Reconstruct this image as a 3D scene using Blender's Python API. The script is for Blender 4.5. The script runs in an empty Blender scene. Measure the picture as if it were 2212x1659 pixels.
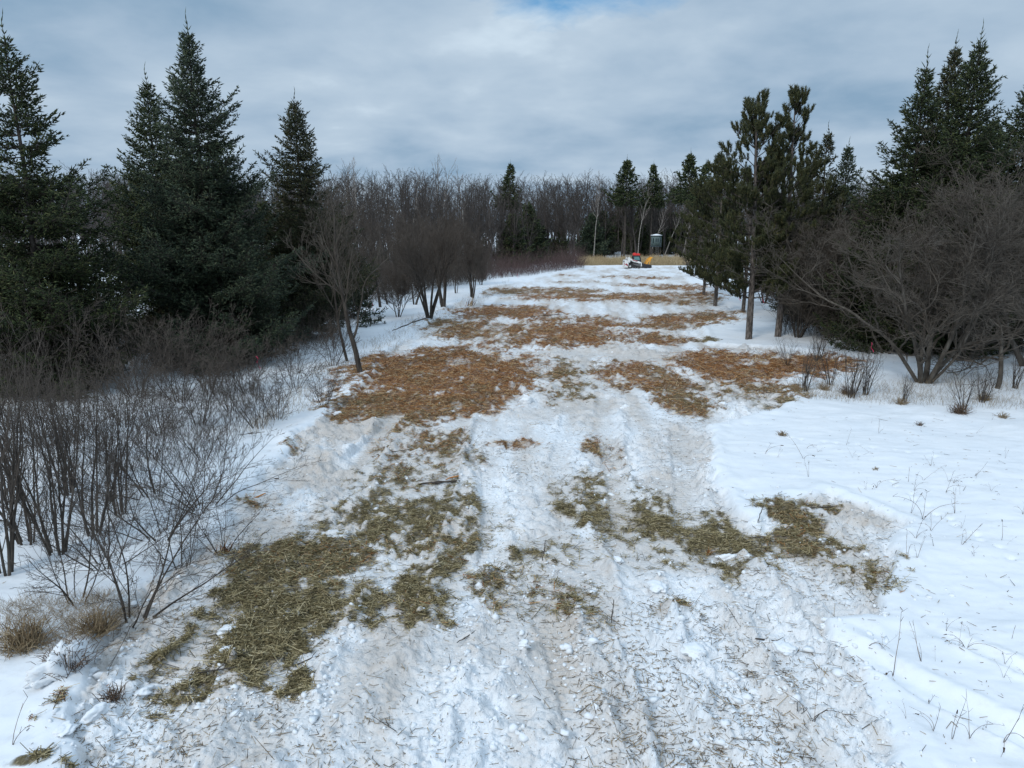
import bpy, bmesh, math, random
import numpy as np
from mathutils import Vector, Matrix

S = bpy.context.scene
COL = S.collection
R = math.radians

# ------------------------------------------------------------------ camera
CAM_H, PITCH, F = 6.0, 12.2, 1534.0          # metres, degrees, focal length in 2212-wide pixels
cam_d = bpy.data.cameras.new('camera'); cam = bpy.data.objects.new('camera', cam_d); COL.objects.link(cam)
cam.location = (0, 0, CAM_H); cam.rotation_euler = (R(90 - PITCH), 0, 0)
cam_d.sensor_fit = 'HORIZONTAL'; cam_d.sensor_width = 36; cam_d.lens = 36 * F / 2212
cam_d.clip_start = 0.1; cam_d.clip_end = 3000
S.camera = cam

# ------------------------------------------------------------------ sky, sun, exposure
SUN_EL, SUN_AZ = 38.0, 215.0                 # azimuth measured clockwise from +Y
W = bpy.data.worlds.new("World"); S.world = W; W.use_nodes = True
nt = W.node_tree; nt.nodes.clear()
def N(t, typ, **kw):
    n = t.nodes.new(typ)
    for k, v in kw.items(): setattr(n, k, v)
    return n
def build_world():
    L = nt.links.new
    out = N(nt, 'ShaderNodeOutputWorld')
    sky = N(nt, 'ShaderNodeTexSky', sky_type='NISHITA', sun_disc=False, sun_elevation=R(SUN_EL), sun_rotation=R(SUN_AZ))
    bg1 = N(nt, 'ShaderNodeBackground'); bg1.inputs[1].default_value = 0.12
    tint = N(nt, 'ShaderNodeMix', data_type='RGBA', blend_type='MULTIPLY'); tint.inputs[0].default_value = 1; L(sky.outputs[0], tint.inputs[6]); tint.inputs[7].default_value = (.42, .85, 1.05, 1); L(tint.outputs[2], bg1.inputs[0])
    tc = N(nt, 'ShaderNodeTexCoord'); sep = N(nt, 'ShaderNodeSeparateXYZ'); L(tc.outputs['Generated'], sep.inputs[0])
    def math_(op, a, b=None, c=None, clamp=False):
        m = N(nt, 'ShaderNodeMath', operation=op); m.use_clamp = clamp
        for i, v in enumerate((a, b, c)):
            if v is None: continue
            if isinstance(v, (int, float)): m.inputs[i].default_value = v
            else: L(v, m.inputs[i])
        return m.outputs[0]
    den = math_('ADD', math_('MAXIMUM', sep.outputs[2], 0.0), 0.22)
    px = math_('DIVIDE', sep.outputs[0], den); py = math_('DIVIDE', sep.outputs[1], den)
    cb = N(nt, 'ShaderNodeCombineXYZ'); L(px, cb.inputs[0]); L(py, cb.inputs[1])
    def noise(scale, detail, rough, off, dist=0.0):
        mp = N(nt, 'ShaderNodeMapping'); mp.inputs[1].default_value = off; L(cb.outputs[0], mp.inputs[0])
        n = N(nt, 'ShaderNodeTexNoise'); n.inputs['Scale'].default_value = scale; n.inputs['Detail'].default_value = detail
        n.inputs['Roughness'].default_value = rough; n.inputs['Distortion'].default_value = dist; L(mp.outputs[0], n.inputs[0])
        return n.outputs[0]
    big = noise(1.1, 5, .5, (3.1, 1.7, 0), .3)
    mid = noise(2.6, 6, .52, (7.3, -2.2, 4), .2)
    v = math_('ADD', math_('MULTIPLY', big, .62), math_('MULTIPLY', mid, .38))
    cr = N(nt, 'ShaderNodeValToRGB'); L(v, cr.inputs[0])
    e = cr.color_ramp.elements
    e[0].position = .36; e[0].color = (.255, .39, .54, 1)
    e[1].position = .68; e[1].color = (.70, .83, .94, 1)
    m = cr.color_ramp.elements.new(.47); m.color = (.38, .505, .645, 1)
    m = cr.color_ramp.elements.new(.58); m.color = (.49, .61, .735, 1)
    # overcast skies are brighter towards the zenith
    up = N(nt, 'ShaderNodeMapRange'); up.interpolation_type = 'SMOOTHSTEP'
    L(sep.outputs[2], up.inputs[0]); up.inputs[1].default_value = .42; up.inputs[2].default_value = .95; up.inputs[3].default_value = 1.0; up.inputs[4].default_value = 1.9
    bg2 = N(nt, 'ShaderNodeBackground'); L(cr.outputs[0], bg2.inputs[0]); L(up.outputs[0], bg2.inputs[1])
    # one gap of clear sky
    dv = N(nt, 'ShaderNodeVectorMath', operation='NORMALIZE'); L(tc.outputs['Generated'], dv.inputs[0])
    el, az = R(17.6), R(4.6)
    dot = N(nt, 'ShaderNodeVectorMath', operation='SUBTRACT'); L(dv.outputs[0], dot.inputs[0])
    dot.inputs[1].default_value = (math.cos(el) * math.sin(az), math.cos(el) * math.cos(az), math.sin(el))
    sc = N(nt, 'ShaderNodeVectorMath', operation='MULTIPLY'); L(dot.outputs[0], sc.inputs[0]); sc.inputs[1].default_value = (7.0, 1, 17)
    ln = N(nt, 'ShaderNodeVectorMath', operation='LENGTH'); L(sc.outputs[0], ln.inputs[0])
    fine = noise(5.0, 5, .6, (1, 5, 9), .3)
    g = math_('SUBTRACT', math_('ADD', 1.0, math_('MULTIPLY', math_('SUBTRACT', fine, .5), 1.7)), ln.outputs['Value'])
    g = math_('MULTIPLY', g, 1.1, clamp=True)
    mx = N(nt, 'ShaderNodeMixShader'); L(g, mx.inputs[0]); L(bg2.outputs[0], mx.inputs[1]); L(bg1.outputs[0], mx.inputs[2])
    L(mx.outputs[0], out.inputs[0])
build_world()
sun_d = bpy.data.lights.new('sun', 'SUN'); sun_d.energy = 1.6; sun_d.angle = R(15); sun_d.color = (1.0, .965, .91)
sun = bpy.data.objects.new('sun', sun_d); COL.objects.link(sun)
_d = Vector((math.sin(R(SUN_AZ)) * math.cos(R(SUN_EL)), math.cos(R(SUN_AZ)) * math.cos(R(SUN_EL)), math.sin(R(SUN_EL))))
sun.rotation_euler = _d.to_track_quat('Z', 'Y').to_euler(); sun.location = (0, -20, 40)
S.view_settings.view_transform = 'Standard'; S.view_settings.look = 'None'; S.view_settings.gamma = 1
S.view_settings.exposure = 0.0
S.cycles.max_bounces = 5; S.cycles.diffuse_bounces = 2; S.cycles.glossy_bounces = 2; S.cycles.transparent_max_bounces = 4

# ------------------------------------------------------------------ helpers
def gd(px, py):
    """ground point (flat z=0) seen at a pixel of the 2212 x 1659 view"""
    dx = (px - 1106) / F; dz = -(py - 829.5) / F
    c, s = math.cos(R(PITCH)), math.sin(R(PITCH))
    vy = c + dz * s; vz = -s + dz * c
    t = CAM_H / -vz
    return dx * t, vy * t
def top_z(py, y):
    dz = -(py - 829.5) / F
    c, s = math.cos(R(PITCH)), math.sin(R(PITCH))
    return CAM_H + y * (-s + dz * c) / (c + dz * s)

_tab = np.random.RandomState(7).rand(8, 256, 256)
def vn(x, y, k=0):
    x = np.asarray(x, float); y = np.asarray(y, float)
    xi = np.floor(x).astype(int); yi = np.floor(y).astype(int); fx = x - xi; fy = y - yi
    fx = fx * fx * (3 - 2 * fx); fy = fy * fy * (3 - 2 * fy)
    T = _tab[k % 8]; a = T[xi & 255, yi & 255]; b = T[(xi + 1) & 255, yi & 255]; c = T[xi & 255, (yi + 1) & 255]; d = T[(xi + 1) & 255, (yi + 1) & 255]
    return (a * (1 - fx) + b * fx) * (1 - fy) + (c * (1 - fx) + d * fx) * fy
def fbm(x, y, o=4, k=0, g=.5):
    s = 0; a = 1; t = 0
    for i in range(o):
        s = s + a * vn(x * 2 ** i + 17.3 * i, y * 2 ** i - 9.1 * i, k + i); t += a; a *= g
    return s / t
def sstep(a, b, v):
    t = np.clip((v - a) / (b - a), 0, 1); return t * t * (3 - 2 * t)

def mesh_np(name, V, Fq, mat=None, smooth=False, attrs=None):
    """V (n,3); Fq (m,k) faces all of the same size, or list of such arrays"""
    V = np.ascontiguousarray(V, dtype=np.float32)
    Fs = Fq if isinstance(Fq, list) else [Fq]
    me = bpy.data.meshes.new(name)
    me.vertices.add(len(V)); me.vertices.foreach_set('co', V.ravel())
    idx = np.concatenate([f.ravel() for f in Fs]).astype(np.int32)
    tot = np.concatenate([np.full(len(f), f.shape[1]) for f in Fs]).astype(np.int32)
    st = np.concatenate([[0], np.cumsum(tot)[:-1]]).astype(np.int32)
    me.loops.add(len(idx)); me.loops.foreach_set('vertex_index', idx)
    me.polygons.add(len(tot)); me.polygons.foreach_set('loop_start', st); me.polygons.foreach_set('loop_total', tot)
    if smooth: me.polygons.foreach_set('use_smooth', np.ones(len(tot), bool))
    if attrs:
        for k, v in attrs.items():
            a = me.attributes.new(k, 'FLOAT', 'POINT'); a.data.foreach_set('value', np.asarray(v, np.float32))
    if mat: me.materials.append(mat)
    me.update(calc_edges=True)
    return me

def prisms(P0, P1, R0, R1, n=3, flat=None):
    P0 = np.asarray(P0, float); P1 = np.asarray(P1, float); R0 = np.asarray(R0, float); R1 = np.asarray(R1, float)
    m = len(P0); D = P1 - P0; D /= np.maximum(np.linalg.norm(D, axis=1), 1e-9)[:, None]
    A = np.where(np.abs(D[:, 2:3]) < .9, np.array([[0, 0, 1.]]), np.array([[1., 0, 0]]))
    U = np.cross(D, A); U /= np.linalg.norm(U, axis=1)[:, None]; Wv = np.cross(D, U)
    if flat is not None: Wv = Wv * flat
    ang = np.arange(n) * 2 * np.pi / n
    ring = U[:, None, :] * np.cos(ang)[None, :, None] + Wv[:, None, :] * np.sin(ang)[None, :, None]
    V = np.concatenate([P0[:, None, :] + ring * R0[:, None, None], P1[:, None, :] + ring * R1[:, None, None]], axis=1).reshape(-1, 3)
    i = np.arange(n); j = (i + 1) % n
    q = np.stack([i, j, j + n, i + n], axis=1)
    Fq = (q[None] + (np.arange(m) * 2 * n)[:, None, None]).reshape(-1, 4)
    return V, Fq

def spindles(P0, P1, Rm, n=3, peak=.35):
    """closed tapering needles-covered twigs: point - ring - point"""
    P0 = np.asarray(P0, float); P1 = np.asarray(P1, float); Rm = np.asarray(Rm, float)
    m = len(P0); D = P1 - P0; D /= np.maximum(np.linalg.norm(D, axis=1), 1e-9)[:, None]
    A = np.where(np.abs(D[:, 2:3]) < .9, np.array([[0, 0, 1.]]), np.array([[1., 0, 0]]))
    U = np.cross(D, A); U /= np.linalg.norm(U, axis=1)[:, None]; Wv = np.cross(D, U)
    ang = np.arange(n) * 2 * np.pi / n
    ring = U[:, None, :] * np.cos(ang)[None, :, None] + Wv[:, None, :] * np.sin(ang)[None, :, None]
    mid = P0 + (P1 - P0) * peak
    V = np.concatenate([P0[:, None, :], mid[:, None, :] + ring * Rm[:, None, None], P1[:, None, :]], axis=1).reshape(-1, 3)
    i = np.arange(n); j = (i + 1) % n
    t = np.concatenate([np.stack([np.zeros(n, int), 1 + j, 1 + i], 1), np.stack([np.full(n, n + 1), 1 + i, 1 + j], 1)])
    Fq = (t[None] + (np.arange(m) * (n + 2))[:, None, None]).reshape(-1, 3)
    return V, Fq

def tube(pts, rad, n=8, cap=True):
    pts = np.asarray(pts, float); m = len(pts); V = []; 
    T = np.gradient(pts, axis=0); T /= np.linalg.norm(T, axis=1)[:, None]
    ref = np.array([1., 0, 0]) if abs(T[0, 0]) < .8 else np.array([0, 1., 0])
    ang = np.arange(n) * 2 * np.pi / n
    for k in range(m):
        U = np.cross(T[k], ref); U /= np.linalg.norm(U); Wv = np.cross(T[k], U)
        V.append(pts[k] + (U[None] * np.cos(ang)[:, None] + Wv[None] * np.sin(ang)[:, None]) * rad[k])
    V = np.concatenate(V); i = np.arange(n); j = (i + 1) % n
    q = np.stack([i, j, j + n, i + n], 1); Fq = (q[None] + (np.arange(m - 1) * n)[:, None, None]).reshape(-1, 4)
    return V, Fq
def join(parts):
    V = []; F3 = []; F4 = []; o = 0
    for v, f in parts:
        V.append(v); (F3 if f.shape[1] == 3 else F4).append(f + o); o += len(v)
    out = []
    if F4: out.append(np.concatenate(F4))
    if F3: out.append(np.concatenate(F3))
    return np.concatenate(V), out

def tag(o, label=None, cat=None, group=None, kind=None):
    for k, v in (('label', label), ('category', cat), ('group', group), ('kind', kind)):
        if v: o[k] = v
    return o
def ob(name, me, parent=None, loc=None):
    o = bpy.data.objects.new(name, me); COL.objects.link(o)
    if parent: o.parent = parent
    if loc is not None: o.location = loc
    return o
def empty(name, loc=(0, 0, 0), rz=0, sc=1):
    o = bpy.data.objects.new(name, None); COL.objects.link(o); o.empty_display_size = .3
    o.location = loc; o.rotation_euler = (0, 0, rz); o.scale = (sc, sc, sc)
    return o
def kids(o): return KIDS.get(o.name, [])
KIDS = {}
def thing(name, parts, loc, label, cat, group=None, rz=0, sc=1, tilt=(0, 0)):
    """Empty with mesh children; parts = [(name, mesh), ...]"""
    r = empty(name, loc, rz, 1); r.scale = (sc, sc, sc) if not isinstance(sc, tuple) else sc
    r.rotation_euler = (tilt[0], tilt[1], rz)
    for pn, me in parts: ob(pn, me, r)
    return tag(r, label, cat, group)

# ------------------------------------------------------------------ materials
def mat_new(name):
    m = bpy.data.materials.new(name); m.use_nodes = True
    return m, m.node_tree, m.node_tree.nodes['Principled BSDF']
def ramp(t, fac, stops):
    cr = N(t, 'ShaderNodeValToRGB'); t.links.new(fac, cr.inputs[0]); e = cr.color_ramp.elements
    e[0].position, e[0].color = stops[0][0], (*stops[0][1], 1); e[1].position, e[1].color = stops[-1][0], (*stops[-1][1], 1)
    for p, c in stops[1:-1]:
        x = e.new(p); x.color = (*c, 1)
    return cr
def island_mat(name, stops, rough=.8, spec=.2, noise_amp=0.0, scale=1.2, isl=1.0):
    """colour differs from twig to twig / chip to chip"""
    m, t, b = mat_new(name)
    g = N(t, 'ShaderNodeNewGeometry'); fac = g.outputs['Random Per Island']
    if isl < 1:
        q = N(t, 'ShaderNodeMath', operation='MULTIPLY_ADD'); q.inputs[1].default_value = isl; q.inputs[2].default_value = .5 - isl / 2; t.links.new(fac, q.inputs[0]); fac = q.outputs[0]
    if noise_amp:
        tc = N(t, 'ShaderNodeTexCoord'); nz = N(t, 'ShaderNodeTexNoise'); nz.inputs['Scale'].default_value = scale; nz.inputs['Detail'].default_value = 3
        t.links.new(tc.outputs['Object'], nz.inputs[0])
        a = N(t, 'ShaderNodeMath', operation='MULTIPLY_ADD'); a.inputs[1].default_value = noise_amp * 2; a.inputs[2].default_value = -noise_amp
        t.links.new(nz.outputs[0], a.inputs[0])
        s = N(t, 'ShaderNodeMath', operation='ADD'); s.use_clamp = True; t.links.new(a.outputs[0], s.inputs[0]); t.links.new(fac, s.inputs[1]); fac = s.outputs[0]
    cr = ramp(t, fac, stops); t.links.new(cr.outputs[0], b.inputs['Base Color'])
    b.inputs['Roughness'].default_value = rough; b.inputs['Specular IOR Level'].default_value = spec
    return m
def noise_mat(name, stops, scale=8, rough=.8, spec=.25, stretch=(1, 1, 1), bump=0.0, metal=0.0, detail=6):
    m, t, b = mat_new(name)
    tc = N(t, 'ShaderNodeTexCoord'); mp = N(t, 'ShaderNodeMapping'); mp.inputs['Scale'].default_value = stretch
    t.links.new(tc.outputs['Object'], mp.inputs[0])
    nz = N(t, 'ShaderNodeTexNoise'); nz.inputs['Scale'].default_value = scale; nz.inputs['Detail'].default_value = detail
    t.links.new(mp.outputs[0], nz.inputs[0])
    cr = ramp(t, nz.outputs[0], stops); t.links.new(cr.outputs[0], b.inputs['Base Color'])
    b.inputs['Roughness'].default_value = rough; b.inputs['Specular IOR Level'].default_value = spec; b.inputs['Metallic'].default_value = metal
    if bump:
        bp = N(t, 'ShaderNodeBump'); bp.inputs['Strength'].default_value = bump; bp.inputs['Distance'].default_value = .02
        t.links.new(nz.outputs[0], bp.inputs['Height']); t.links.new(bp.outputs[0], b.inputs['Normal'])
    return m
M = {}
M['spruce'] = island_mat('spruce_needles', [(0, (.014, .023, .010)), (.45, (.029, .043, .016)), (.8, (.052, .070, .025)), (1, (.095, .10, .04))], .75, .25, .25, .9)
M['spruce_blue'] = island_mat('blue_green_needles', [(0, (.014, .025, .015)), (.45, (.030, .047, .026)), (.8, (.060, .083, .045)), (1, (.105, .12, .065))], .7, .3, .25, .9)
M['spruce_brown'] = island_mat('brownish_needles', [(0, (.024, .032, .018)), (.5, (.045, .055, .026)), (.85, (.07, .07, .035)), (1, (.1, .08, .045))], .8, .2, .25, .9)
M['pine'] = island_mat('pine_needles', [(0, (.018, .024, .010)), (.5, (.036, .045, .016)), (.85, (.066, .072, .026)), (1, (.12, .10, .04))], .7, .3, .2, 1.2)
M['bark_dark'] = noise_mat('dark_bark', [(.3, (.035, .03, .026)), (.55, (.075, .064, .055)), (.75, (.12, .105, .09))], 9, .9, .15, (1, 1, .25), .6)
M['bark_pine'] = noise_mat('pine_bark', [(.35, (.035, .03, .027)), (.5, (.105, .09, .08)), (.68, (.19, .165, .148))], 14, .9, .15, (1, 1, .3), .7)
M['bark_haw'] = noise_mat('grey_bark', [(.3, (.05, .043, .036)), (.55, (.095, .083, .07)), (.75, (.16, .147, .127))], 6, .9, .15, (1, 1, .4), .4)
M['twig_dark'] = island_mat('dark_twigs', [(0, (.045, .036, .03)), (.5, (.085, .07, .058)), (.85, (.125, .105, .09)), (1, (.18, .155, .13))], .85, .2, noise_amp=.45, scale=1.6, isl=.45)
M['twig_haw'] = island_mat('grey_twigs', [(0, (.045, .037, .03)), (.5, (.085, .072, .059)), (.85, (.14, .122, .103)), (1, (.24, .215, .185))], .85, .2, noise_amp=.45, scale=1.6, isl=.45)
M['twig_brown'] = island_mat('brown_twigs', [(0, (.046, .037, .031)), (.5, (.088, .073, .061)), (.85, (.135, .113, .096)), (1, (.2, .172, .15))], .85, .2, noise_amp=.45, scale=1.6, isl=.45)
M['twig_far'] = island_mat('far_twigs', [(0, (.04, .034, .031)), (.5, (.074, .064, .058)), (.85, (.118, .104, .095)), (1, (.2, .18, .165))], .9, .15, noise_amp=.45, scale=1.6, isl=.45)
M['twig_red'] = island_mat('red_dogwood_twigs', [(0, (.05, .032, .032)), (.5, (.09, .055, .052)), (.85, (.14, .095, .085)), (1, (.2, .15, .13))], .8, .25)
M['birch'] = noise_mat('birch_bark', [(.38, (.12, .105, .095)), (.52, (.27, .25, .225)), (.75, (.46, .43, .39))], 5, .7, .25, (1, 1, 2.5))
M['twig_birch'] = island_mat('birch_twigs', [(0, (.12, .1, .09)), (.6, (.24, .21, .19)), (1, (.5, .46, .42))], .85, .2)
M['chip_olive'] = island_mat('olive_mulch', [(0, (.055, .045, .025)), (.25, (.14, .115, .06)), (.5, (.25, .205, .105)), (.75, (.40, .33, .18)), (.92, (.58, .49, .3)), (1, (.7, .6, .4))], .9, .15)
M['chip_orange'] = island_mat('rusty_mulch', [(0, (.035, .018, .01)), (.25, (.14, .058, .025)), (.48, (.42, .17, .055)), (.7, (.6, .30, .11)), (.88, (.72, .53, .3)), (1, (.82, .68, .45))], .9, .15)
M['debris'] = island_mat('dark_debris', [(0, (.05, .04, .03)), (.3, (.15, .11, .07)), (.65, (.30, .225, .14)), (1, (.5, .39, .25))], .9, .15)
M['straw'] = island_mat('dry_grass', [(0, (.11, .075, .045)), (.5, (.26, .19, .11)), (1, (.46, .36, .23))], .9, .15)
M['reed'] = island_mat('dry_reed', [(0, (.3, .22, .12)), (.5, (.52, .4, .24)), (1, (.75, .62, .4))], .9, .15)
M['weed'] = island_mat('dry_weed', [(0, (.06, .04, .03)), (.6, (.13, .09, .065)), (1, (.26, .18, .12))], .9, .15)

def snow_nodes(m, t, b, ground=False):
    b.inputs['Roughness'].default_value = .65; b.inputs['Specular IOR Level'].default_value = .25
    tc = N(t, 'ShaderNodeTexCoord')
    n1 = N(t, 'ShaderNodeTexNoise'); n1.inputs['Scale'].default_value = 14; n1.inputs['Detail'].default_value = 7; t.links.new(tc.outputs['Object'], n1.inputs[0])
    n2 = N(t, 'ShaderNodeTexNoise'); n2.inputs['Scale'].default_value = .8; n2.inputs['Detail'].default_value = 4; t.links.new(tc.outputs['Object'], n2.inputs[0])
    cr = ramp(t, n2.outputs[0], [(.3, (.74, .78, .82)), (.7, (.81, .835, .86))])
    return tc, n1, n2, cr
m, t, b = mat_new('snow'); tc, n1, n2, cr = snow_nodes(m, t, b)
t.links.new(cr.outputs[0], b.inputs['Base Color'])
bp = N(t, 'ShaderNodeBump'); bp.inputs['Strength'].default_value = .35; bp.inputs['Distance'].default_value = .03
t.links.new(n1.outputs[0], bp.inputs['Height']); t.links.new(bp.outputs[0], b.inputs['Normal'])
M['snow'] = m

def ground_mat():
    m, t, b = mat_new('snow_ground'); L = t.links.new
    tc, n1, n2, cr = snow_nodes(m, t, b)
    def att(n):
        a = N(t, 'ShaderNodeAttribute'); a.attribute_name = n; return a.outputs['Fac']
    def mth(op, a, b_=None, c=None, clamp=False):
        q = N(t, 'ShaderNodeMath', operation=op); q.use_clamp = clamp
        for i, v in enumerate((a, b_, c)):
            if v is None: continue
            if isinstance(v, (int, float)): q.inputs[i].default_value = v
            else: L(v, q.inputs[i])
        return q.outputs[0]
    def noise(scale, detail, stretch=(1, 1, 1), rough=.6, dist=0):
        mp = N(t, 'ShaderNodeMapping'); mp.inputs['Scale'].default_value = stretch; L(tc.outputs['Object'], mp.inputs[0])
        n = N(t, 'ShaderNodeTexNoise'); n.inputs['Scale'].default_value = scale; n.inputs['Detail'].default_value = detail
        n.inputs['Roughness'].default_value = rough; n.inputs['Distortion'].default_value = dist; L(mp.outputs[0], n.inputs[0]); return n.outputs[0]
    mul, org, lane, dirt = att('mulch'), att('orange'), att('lane'), att('dirt')
    f1 = noise(9, 8, (1, 1, 1), .7); f2 = noise(30, 5, (1, .45, 1), .7, .6)
    # mulch cover
    k = mth('ADD', mth('MULTIPLY', mul, 1.7), mth('MULTIPLY', mth('ADD', f1, f2), .9)); 
    mask = N(t, 'ShaderNodeMapRange'); mask.interpolation_type = 'SMOOTHSTEP'; L(k, mask.inputs[0]); mask.inputs[1].default_value = 1.40; mask.inputs[2].default_value = 2.55
    olive = ramp(t, f2, [(.3, (.065, .054, .03)), (.5, (.17, .14, .08)), (.72, (.34, .285, .18))])
    orange = ramp(t, f2, [(.3, (.055, .03, .018)), (.5, (.21, .10, .045)), (.72, (.46, .29, .16))])
    mc = N(t, 'ShaderNodeMix', data_type='RGBA'); L(org, mc.inputs[0]); L(olive.outputs[0], mc.inputs[6]); L(orange.outputs[0], mc.inputs[7])
    # dirty packed snow
    dn = noise(5, 8, (1, 1, 1), .75)
    dk = N(t, 'ShaderNodeMapRange'); L(mth('ADD', mth('MULTIPLY', dirt, .75), dn), dk.inputs[0]); dk.inputs[1].default_value = .52; dk.inputs[2].default_value = 1.25; dk.inputs[4].default_value = .7
    ds = N(t, 'ShaderNodeMix', data_type='RGBA'); L(dk.outputs[0], ds.inputs[0]); L(cr.outputs[0], ds.inputs[6]); ds.inputs[7].default_value = (.44, .375, .31, 1)
    # fine specks of chaff
    sp = noise(55, 3, (1, .5, 1), .6, 1.0)
    sk = N(t, 'ShaderNodeMapRange'); L(mth('ADD', sp, mth('MULTIPLY', mth('MAXIMUM', lane, dirt), .13)), sk.inputs[0]); sk.inputs[1].default_value = .76; sk.inputs[2].default_value = .84; sk.inputs[4].default_value = .8
    ss = N(t, 'ShaderNodeMix', data_type='RGBA'); L(sk.outputs[0], ss.inputs[0]); L(ds.outputs[2], ss.inputs[6]); ss.inputs[7].default_value = (.17, .12, .07, 1)
    fin = N(t, 'ShaderNodeMix', data_type='RGBA'); L(mask.outputs[0], fin.inputs[0]); L(ss.outputs[2], fin.inputs[6]); L(mc.outputs[2], fin.inputs[7])
    L(fin.outputs[2], b.inputs['Base Color'])
    rg = N(t, 'ShaderNodeMapRange'); L(mask.outputs[0], rg.inputs[0]); rg.inputs[3].default_value = .6; rg.inputs[4].default_value = .95; L(rg.outputs[0], b.inputs['Roughness'])
    bh = mth('ADD', mth('MULTIPLY', mth('MULTIPLY', n1.outputs[0] if hasattr(n1, 'outputs') else n1, 1.0), mth('ADD', mth('MULTIPLY', lane, 1.0), .08)), mth('MULTIPLY', f2, mth('MULTIPLY', mask.outputs[0], .8)))
    bp = N(t, 'ShaderNodeBump'); bp.inputs['Strength'].default_value = .9; bp.inputs['Distance'].default_value = .05
    L(bh, bp.inputs['Height']); L(bp.outputs[0], b.inputs['Normal'])
    return m
M['ground'] = ground_mat()

# ------------------------------------------------------------------ ground: lane outline, mulch patches, heights
LANE_PX = [(120, 1900), (150, 1560), (190, 1440), (280, 1335), (380, 1235), (470, 1160), (540, 1065), (610, 990), (680, 920), (770, 850), (830, 770), (880, 735), (930, 700), (990, 652), (1060, 625), (1150, 605), (1235, 588), (1262, 578),
           (1458, 578), (1490, 612), (1560, 650), (1600, 682), (1512, 703), (1525, 748), (1700, 762), (1815, 785), (1800, 805), (1705, 825), (1700, 885), (1530, 930), (1540, 1010), (1570, 1100), (1640, 1155), (1700, 1095), (1780, 1085), (1955, 1150), (1930, 1260), (1890, 1350), (1760, 1375), (1840, 1450), (1900, 1560), (1960, 1900)]
LANE = np.array([gd(*p) for p in LANE_PX])
def lane_sd(x, y):
    """signed distance to the cleared lane, positive inside"""
    x = np.asarray(x, float); y = np.asarray(y, float)
    best = np.full(x.shape, 1e9); ins = np.zeros(x.shape, bool); n = len(LANE)
    for i in range(n):
        ax, ay = LANE[i]; bx, by = LANE[(i + 1) % n]
        dx, dy = bx - ax, by - ay; tt = np.clip(((x - ax) * dx + (y - ay) * dy) / (dx * dx + dy * dy), 0, 1)
        best = np.minimum(best, (x - ax - tt * dx) ** 2 + (y - ay - tt * dy) ** 2)
        c = ((ay > y) != (by > y)) & (x < (bx - ax) * (y - ay) / ((by - ay) if by != ay else 1e-9) + ax)
        ins ^= c
    d = np.sqrt(best); return np.where(ins, d, -d)
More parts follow.
